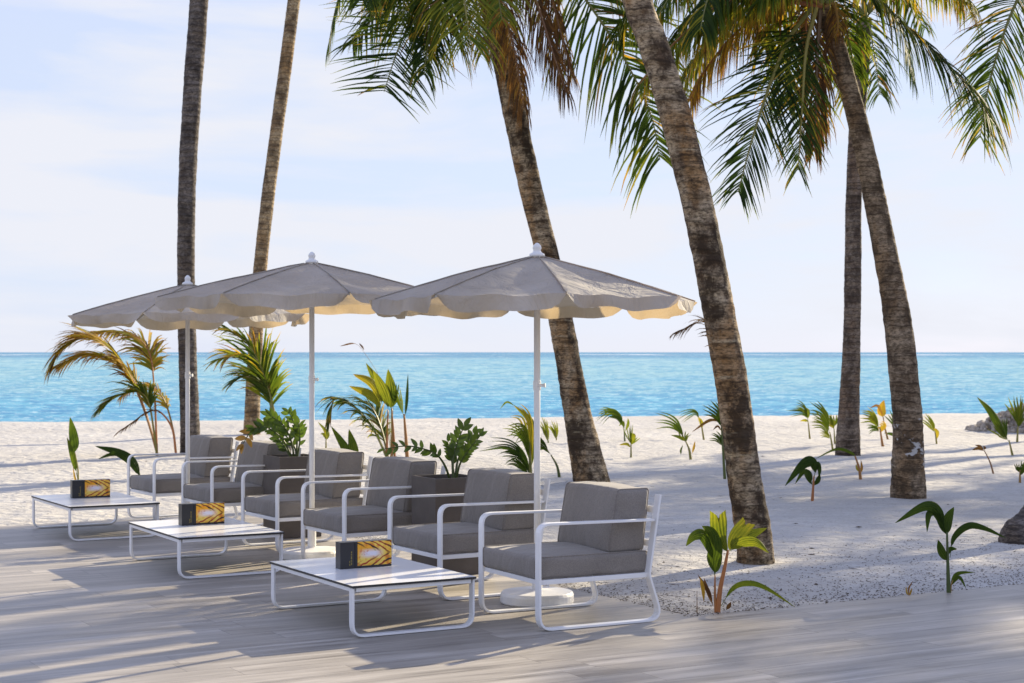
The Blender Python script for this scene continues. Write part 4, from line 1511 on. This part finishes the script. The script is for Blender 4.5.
seedling('seedling with one long leaf pointing up left, in front of the shoreline', (691, 459), [
    ([(686, 441), (678, 428), (668, 420), (651, 415)], 7, .34), ([(686, 442), (680, 437), (671, 435)], 4, .4), ([(687, 443), (685, 436), (686, 430)], 6, .46), ([(692, 454), (694, 447), (695, 441)], 2.4, .7), ([(681, 455), (681, 450), (683, 445)], 2, .3)],
    [([(691, 459), (689, 449), (685, 440)], 2.2, .55)], (), YG)
seedling('pale seedling with a drooping leaf, behind the one pointing up left', (704, 439), [
    ([(700, 421), (696, 413), (688, 413), (674, 419)], 5, .36), ([(702, 430), (701, 422), (698, 417)], 4, .58)], [([(704, 439), (702, 428), (700, 420)], 1.6, .6)], (), YG)
seedling('tall seedling with fanned leaves close to the left side of the big front trunk', (725, 479), [
    ([(722, 430), (717, 415), (702, 403)], 7, .36, -.2), ([(722, 430), (720, 415), (708, 401)], 8, .40, .1), ([(721, 422), (710, 420), (692, 432)], 3.4, .82, -.2), ([(723, 448), (718, 438), (709, 433)], 6, .30, .1),
    ([(724, 460), (729, 455), (728, 450)], 4, .3, 0), ([(722, 432), (718, 426), (713, 430)], 2.4, .85), ([(722, 425), (724, 412), (722, 404)], 6, .4, .2)],
    [([(725, 479), (723, 450), (721, 420)], 2.4, .4)], [
    ([(724, 460), (727, 400), (722, 345), (706, 322), (676, 332)], .34, .86, dict(n=20, bare=.55, droop=1.0, width=.03, r0=.012, stem_tone=.9, dy=.4)),
], YG, 'young_palm')
seedling('seedling with dark broad leaf drooping left, in the shade right of the big front trunk', (812, 502), [
    ([(814, 480), (814, 463), (804, 464), (785, 486)], 11, .20, -.2, dict(petiole=.15)), ([(814, 478), (818, 464), (820, 470), (819, 478)], 6, .2, 0), ([(813, 486), (808, 478), (804, 473)], 4, .22), ([(813, 484), (809, 474), (803, 472), (795, 484)], 6, .22, .2), ([(814, 486), (818, 480), (820, 474)], 5, .18)],
    [([(812, 502), (813, 490), (814, 476)], 2.6, .8)], (), YG)
seedling('dry bent shoot with one thin leaf arching left, before the upright grey trunk', (861, 480), [
    ([(857, 458), (850, 452), (836, 449), (815, 459)], 3.4, .36), ([(860, 474), (862, 468), (861, 460)], 3, .8), ([(859, 472), (857, 468), (856, 464)], 2.4, .6)], [([(861, 480), (859, 468), (855, 456)], 2.6, .75)], (), YG)
seedling('small green seedling, leftmost of the cluster left of the upright grey trunk', (810, 438), [
    ([(808, 420), (803, 412), (785, 410)], 5, .36), ([(808, 420), (804, 408), (794, 402)], 5, .42), ([(808, 422), (805, 420), (800, 421)], 3, .56), ([(808, 420), (808, 411), (804, 407)], 4, .44)], [([(810, 438), (808, 420)], 1.5, .6)], (), YG)
seedling('bright green seedling with spread leaves, middle of the cluster left of the grey trunk', (833, 449), [
    ([(830, 432), (824, 414), (809, 401)], 7, .40), ([(830, 436), (822, 424), (807, 421)], 6, .42), ([(831, 440), (826, 434), (819, 432)], 5, .5), ([(830, 434), (824, 420), (812, 408)], 6, .46)], [([(833, 449), (830, 432)], 1.8, .55)], (), YG)
seedling('yellow green tuft close against the left side of the upright grey trunk', (835, 444), [
    ([(834, 428), (830, 420), (826, 414)], 5, .5), ([(834, 428), (836, 420), (837, 413)], 6, .42), ([(834, 430), (832, 424), (829, 421)], 5, .56)], [([(835, 444), (834, 428)], 1.6, .55)], (), YG)
seedling('orange stemmed seedling between the grey trunk and the ringed trunk', (883, 446), [
    ([(880, 430), (872, 418), (859, 413)], 7, .52), ([(880, 430), (874, 416), (865, 409)], 6, .56), ([(880, 432), (874, 428), (865, 429)], 5, .36), ([(881, 434), (882, 426), (878, 424)], 6, .7)], [([(883, 446), (880, 428)], 2.2, .75)], (), YG)
seedling('seedling with one bright yellow leaf standing upright, left of the ringed trunk', (888, 438), [
    ([(883, 418), (882, 410), (884, 400)], 9, .68), ([(884, 420), (878, 406), (870, 408)], 2.6, .8)], [([(888, 438), (885, 428), (883, 416)], 1.6, .7)], (), YG)
seedling('dark green seedling half hidden behind the left side of the ringed trunk', (900, 438), [
    ([(898, 432), (894, 420), (889, 408)], 6, .3), ([(899, 430), (898, 420), (896, 409)], 6, .3), ([(898, 437), (892, 434), (884, 433)], 3.4, .3)], [([(900, 438), (899, 428)], 1.6, .5)], (), YG)
seedling('single drooping yellow green leaf just right of the ringed trunk', (937, 444), [
    ([(935, 434), (931, 424), (922, 413)], 6, .5), ([(937, 440), (937, 432), (934, 428)], 4, .6)], [([(937, 444), (935, 430)], 1.6, .6)], (), YG)
seedling('seedling with a long folded leaf leaning left in front of the coral heap', (1013, 455), [
    ([(1010, 444), (1000, 426), (990, 410), (977, 397)], 9, .34), ([(1008, 440), (1004, 426), (1001, 414)], 6, .3), ([(1009, 442), (1001, 432), (993, 420)], 7, .44)], [([(1013, 455), (1009, 440)], 2, .6)], (), YG)
seedling('seedling with brown tipped upright leaves beside the coral heap at the right edge', (1017, 443), [
    ([(1018, 428), (1016, 410), (1012, 393)], 8, .45), ([(1018, 428), (1020, 410), (1021, 390)], 6, .5), ([(1018, 430), (1020, 418), (1023, 408)], 6, .4)], [([(1017, 443), (1018, 426)], 2, .6)], (), YG)
seedling('dry withered shoot with a bent brown top, on the sand left of the right edge', (994, 473), [
    ([(984, 451), (980, 448), (972, 450)], 4, .86), ([(984, 451), (980, 446), (975, 445)], 3, .9), ([(984, 450), (985, 447), (983, 446)], 3, .9)], [([(994, 473), (990, 462), (984, 450)], 1.5, .95)], (), YG)
seedling('small seedling cut by the right edge, below the coral heap', (1020, 482), [
    ([(1020, 474), (1019, 468), (1019, 462)], 5, .3), ([(1021, 474), (1024, 466), (1027, 462)], 5, .3), ([(1020, 476), (1023, 470), (1024, 464)], 4, .36)], [([(1020, 482), (1020, 470)], 2.2, .7)], (), YG)
seedling('bright green seedling with broad backlit leaves at the deck edge, foot of the big trunk', (717, 612), [
    ([(728, 553), (722, 540), (719, 528), (718, 516)], 17, .44, -.1, dict(petiole=.05, split=True)), ([(729, 551), (733, 540), (739, 531), (746, 523)], 17, .50, .1, dict(petiole=.05, split=True)),
    ([(730, 550), (740, 541), (752, 534), (767, 528)], 13, .44, .15, dict(petiole=.08)), ([(730, 551), (742, 543), (756, 542), (769, 553)], 11, .46, -.15, dict(petiole=.08)),
    ([(715, 577), (713, 560), (715, 548), (711, 532), (702, 526)], 15, .34, -.1, dict(petiole=.1)), ([(715, 575), (712, 553), (704, 535), (694, 536), (686, 546)], 12, .34, -.15, dict(petiole=.2)),
    ([(715, 577), (716, 562), (717, 550), (715, 540)], 13, .28, .1, dict(petiole=.1)),
    ([(721, 606), (733, 588), (748, 583), (766, 588), (795, 607)], 6, .38, -.1, dict(petiole=.12)), ([(713, 606), (708, 590), (698, 575)], 5, .9, 0), ([(712, 600), (707, 588), (704, 578)], 3.4, .95, 0),
    ([(700, 577), (703, 588), (704, 602)], 4, .72, -.05), ([(726, 610), (729, 606), (731, 602)], 4, 1.0, 0)],
    [([(717, 612), (720, 590), (725, 566), (728, 550)], 4.3, .80), ([(716, 610), (715, 595), (715, 575)], 2.5, .78), ([(697, 617), (697, 604), (697, 591)], .8, .95)], (), YG, stem_r=.02)
seedling('dark green seedling with upright stem at the deck edge, near the right edge trunk', (949, 594), [
    ([(946, 534), (939, 512), (925, 506), (895, 523)], 11, .20, -.15, dict(petiole=.15)), ([(946, 534), (938, 514), (929, 514), (927, 532)], 8, .22, -.1, dict(petiole=.1)), ([(947, 534), (949, 520), (954, 507)], 12, .28, .05, dict(petiole=.05)),
    ([(946, 534), (942, 520), (932, 512)], 10, .2, .1, dict(petiole=.05)), ([(950, 558), (954, 538), (968, 526), (984, 528), (1006, 538)], 7, .22, -.1, dict(petiole=.15)),
    ([(948, 560), (942, 550), (938, 540)], 10, .26, -.05, dict(petiole=.02)), ([(948, 556), (951, 549), (957, 549)], 5, .26, 0), ([(950, 589), (957, 574), (975, 572)], 4, .34, 0), ([(951, 586), (959, 577), (966, 588)], 3.6, .3, -.05)],
    [([(949, 594), (948, 570), (947, 532)], 3.6, .12), ([(950, 592), (951, 586), (953, 580)], 1.6, .7)], (), YG)
seedling('tiny dry sprig on the sand left of the dark green seedling', (909, 597), [
    ([(909, 597), (909, 588), (913, 581)], 1.6, .85), ([(909, 597), (907, 592), (906, 586)], 2.2, .7), ([(909, 597), (911, 591), (912, 588)], 2, .75)], [([(909, 597), (909, 591)], .8, .9)], (), YG)


# glossy potted plants ------------------------------------------------------------------------
def zz_plant(label, base, stems, y, seed):
    rng = random.Random(seed)
    root = empty('potted_plant', base, 0, label, 'plant', 'glossy plants in the planters')
    for (pts, n, s0, both, lw, dy, yellow) in stems:
        sp = spline(path_px(pts, y, y + dy), 8)
        mb = MB()
        mb.tube(sp, [.010 * (1 - .65 * i / (len(sp) - 1)) for i in range(len(sp))], 6, 0, .2)
        st = rel(mb, base).build('stem', M['stem'], root, smooth=True, attr=True)
        mb = MB()
        N = len(sp) - 1
        for i in range(n):
            s = s0 + (1 - s0) * i / max(1, n - 1)
            k = min(N - 1, int(s * N)); p = sp[k].lerp(sp[k + 1], s * N - k)
            t = (sp[k + 1] - sp[k]).normalized()
            for sg in (-1, 1):
                if rng.random() < .14: continue
                sd = t.cross(Vector((0, -1, .2))).normalized() * sg
                d = (sd * .8 + t * .7 + Vector((rng.uniform(-.2, .2), rng.uniform(-.5, .3), .15))).normalized()
                if i == n - 1: d = (t + sd * .3).normalized()
                L = lw * rng.uniform(.7, 1.0); W_ = L * .44
                nn = (Vector((rng.uniform(-.5, .5), -1, rng.uniform(0, .9)))).normalized()
                wv = d.cross(nn).normalized(); up = wv.cross(d)
                prev = None
                for j in range(7):
                    f = j / 6
                    w = W_ * math.sin(math.pi * min(1, f ** .8)) ** .8 * .5 + .0008
                    c = p + d * (L * f) - up * (.10 * L * f * f)
                    a = mb.add(c - wv * w + up * w * .35); m_ = mb.add(c); b_ = mb.add(c + wv * w + up * w * .35)
                    if prev:
                        mb.face((prev[0], prev[1], m_, a)); mb.face((prev[1], prev[2], b_, m_))
                    prev = (a, m_, b_)
        o = rel(mb, base).build('leaflets', M['zz_yellow'] if yellow else M['zz'], st, smooth=True)
        if yellow: o['label'] = 'orange and yellow dying leaf tip'
    return root


k_ = NT('x')
bpy.data.materials.remove(k_.mat)
for i, (stems, seed, lab) in enumerate((
    ([([(450, 480), (445, 466), (437, 455), (424, 449), (406, 446), (384, 449)], 12, .30, True, .085, -.25, False),
      ([(454, 480), (453, 462), (457, 444), (464, 426)], 8, .45, True, .10, .05, False),
      ([(456, 480), (460, 464), (469, 450), (480, 436)], 9, .38, True, .085, -.1, False),
      ([(453, 480), (452, 462), (448, 442)], 8, .45, True, .08, .1, False),
      ([(455, 480), (458, 460), (466, 446), (474, 434)], 8, .4, True, .085, .2, False)], 31, 'glossy dark green plant with arching stems in the nearer planter'),
    ([([(294, 457), (291, 440), (283, 425), (270, 415)], 9, .35, True, .10, -.1, False),
      ([(296, 457), (297, 438), (293, 420), (288, 412)], 9, .35, True, .10, .1, False),
      ([(292, 458), (283, 440), (268, 428), (254, 428)], 9, .5, True, .11, -.15, False),
      ([(256, 428), (249, 434), (243, 444)], 3, .4, True, .12, -.1, True),
      ([(291, 458), (284, 446), (276, 436)], 6, .3, True, .10, .2, False),
      ([(297, 457), (300, 440), (299, 424)], 7, .35, True, .10, .0, False),
      ([(297, 457), (293, 444), (280, 430), (272, 420)], 7, .3, True, .10, .2, False)], 32, 'glossy green plant with a hanging orange leaf in the farther planter'))):
    p = Vector((*pl_pos[i], .66)) + DIR_D * .20 + DIR_R * .20
    zz_plant(lab, p, stems, p.y + .02, seed)

# coral heap at the right edge ---------------------------------------------------------------
rng = random.Random(77)
mb = MB()
c0 = gz(1052, 431)
for k in range(620):
    a = rng.uniform(0, 2 * math.pi); q = math.sqrt(rng.random())
    x = math.cos(a) * q * 1.75; y = math.sin(a) * q * 1.1
    h = .62 * max(0, 1 - q ** 1.6)
    z = rng.uniform(max(0, h - .16), h + .02)
    r = rng.uniform(.035, .085)
    sx, sy, sz = (rng.uniform(.7, 1.3) for _ in range(3))
    v = []
    for (i, j) in [(ii, jj) for ii in range(5) for jj in range(7)]:
        th = math.pi * i / 4; ph = 2 * math.pi * j / 7
        w = r * (1 + .35 * noise.noise(Vector((k * 3.1 + math.sin(th) * math.cos(ph) * 1.6, math.sin(th) * math.sin(ph) * 1.6, math.cos(th) * 1.6))))
        v.append(mb.add((x + w * sx * math.sin(th) * math.cos(ph), y + w * sy * math.sin(th) * math.sin(ph), z + w * sz * math.cos(th))))
    for i in range(4):
        for j in range(7):
            mb.face((v[i * 7 + j], v[i * 7 + (j + 1) % 7], v[(i + 1) * 7 + (j + 1) % 7], v[(i + 1) * 7 + j]))
heap = mb.build('coral_heap', M['coral'])
heap.location = c0
tag(heap, 'heap of grey coral rubble on the sand at the right edge near the water', 'rubble heap')

# leaf litter, twigs and bits of coral scattered over the sand ---------------------------------
mb = MB()
for k in range(2600):
    x, y = rng.uniform(-6, 9), rng.uniform(9.5, 30)
    if rng.random() < .5: x, y = rng.uniform(.5, 6), rng.uniform(9.8, 16)
    if on_deck(x, y) > -.06: continue
    z = sand_z(x, y) + .004
    a = rng.uniform(0, 6.28); L = rng.uniform(.004, .015) * (2.6 if rng.random() < .04 else 1); W_ = L * rng.uniform(.15, .5)
    d = Vector((math.cos(a), math.sin(a), 0)); s = Vector((-d.y, d.x, 0))
    p = Vector((x, y, z))
    ids = [mb.add(q) for q in (p - d * L, p - s * W_, p + d * L, p + s * W_, p + Vector((0, 0, W_ * .5)))]
    for j in range(4): mb.face((ids[j], ids[(j + 1) % 4], ids[4]))
for k in range(9000):                             # grit and broken leaf, thickest along the edge of the boards
    if rng.random() < .55:
        d = D_EDGE + abs(rng.gauss(0, .28)) - .04; r = rng.uniform(R_NEAR - .1, 14)
        if rng.random() < .6: d = D_EDGE + rng.uniform(0, 4.5); r = R_NEAR + abs(rng.gauss(0, .5)) - .03
    else:
        d = D_EDGE + rng.uniform(0, 7); r = R_NEAR + rng.uniform(0, 2.6)
    x = d * DIR_D.x + r * DIR_R.x; y = d * DIR_D.y + r * DIR_R.y
    on = on_deck(x, y)
    if on > .05: continue
    z = .002 if on > -.02 else sand_z(x, y) + .003
    a = rng.uniform(0, 6.28); L = rng.uniform(.003, .011); W_ = L * rng.uniform(.3, .8)
    dd = Vector((math.cos(a), math.sin(a), 0)); s = Vector((-dd.y, dd.x, 0)); p = Vector((x, y, z))
    ids = [mb.add(q) for q in (p - dd * L, p - s * W_, p + dd * L, p + s * W_, p + Vector((0, 0, W_ * .6)))]
    for j in range(4): mb.face((ids[j], ids[(j + 1) % 4], ids[4]))
lit = mb.build('leaf_litter', M['debris'])
tag(lit, 'small dark bits of leaf litter scattered over the sand', 'leaf litter', kind='stuff')
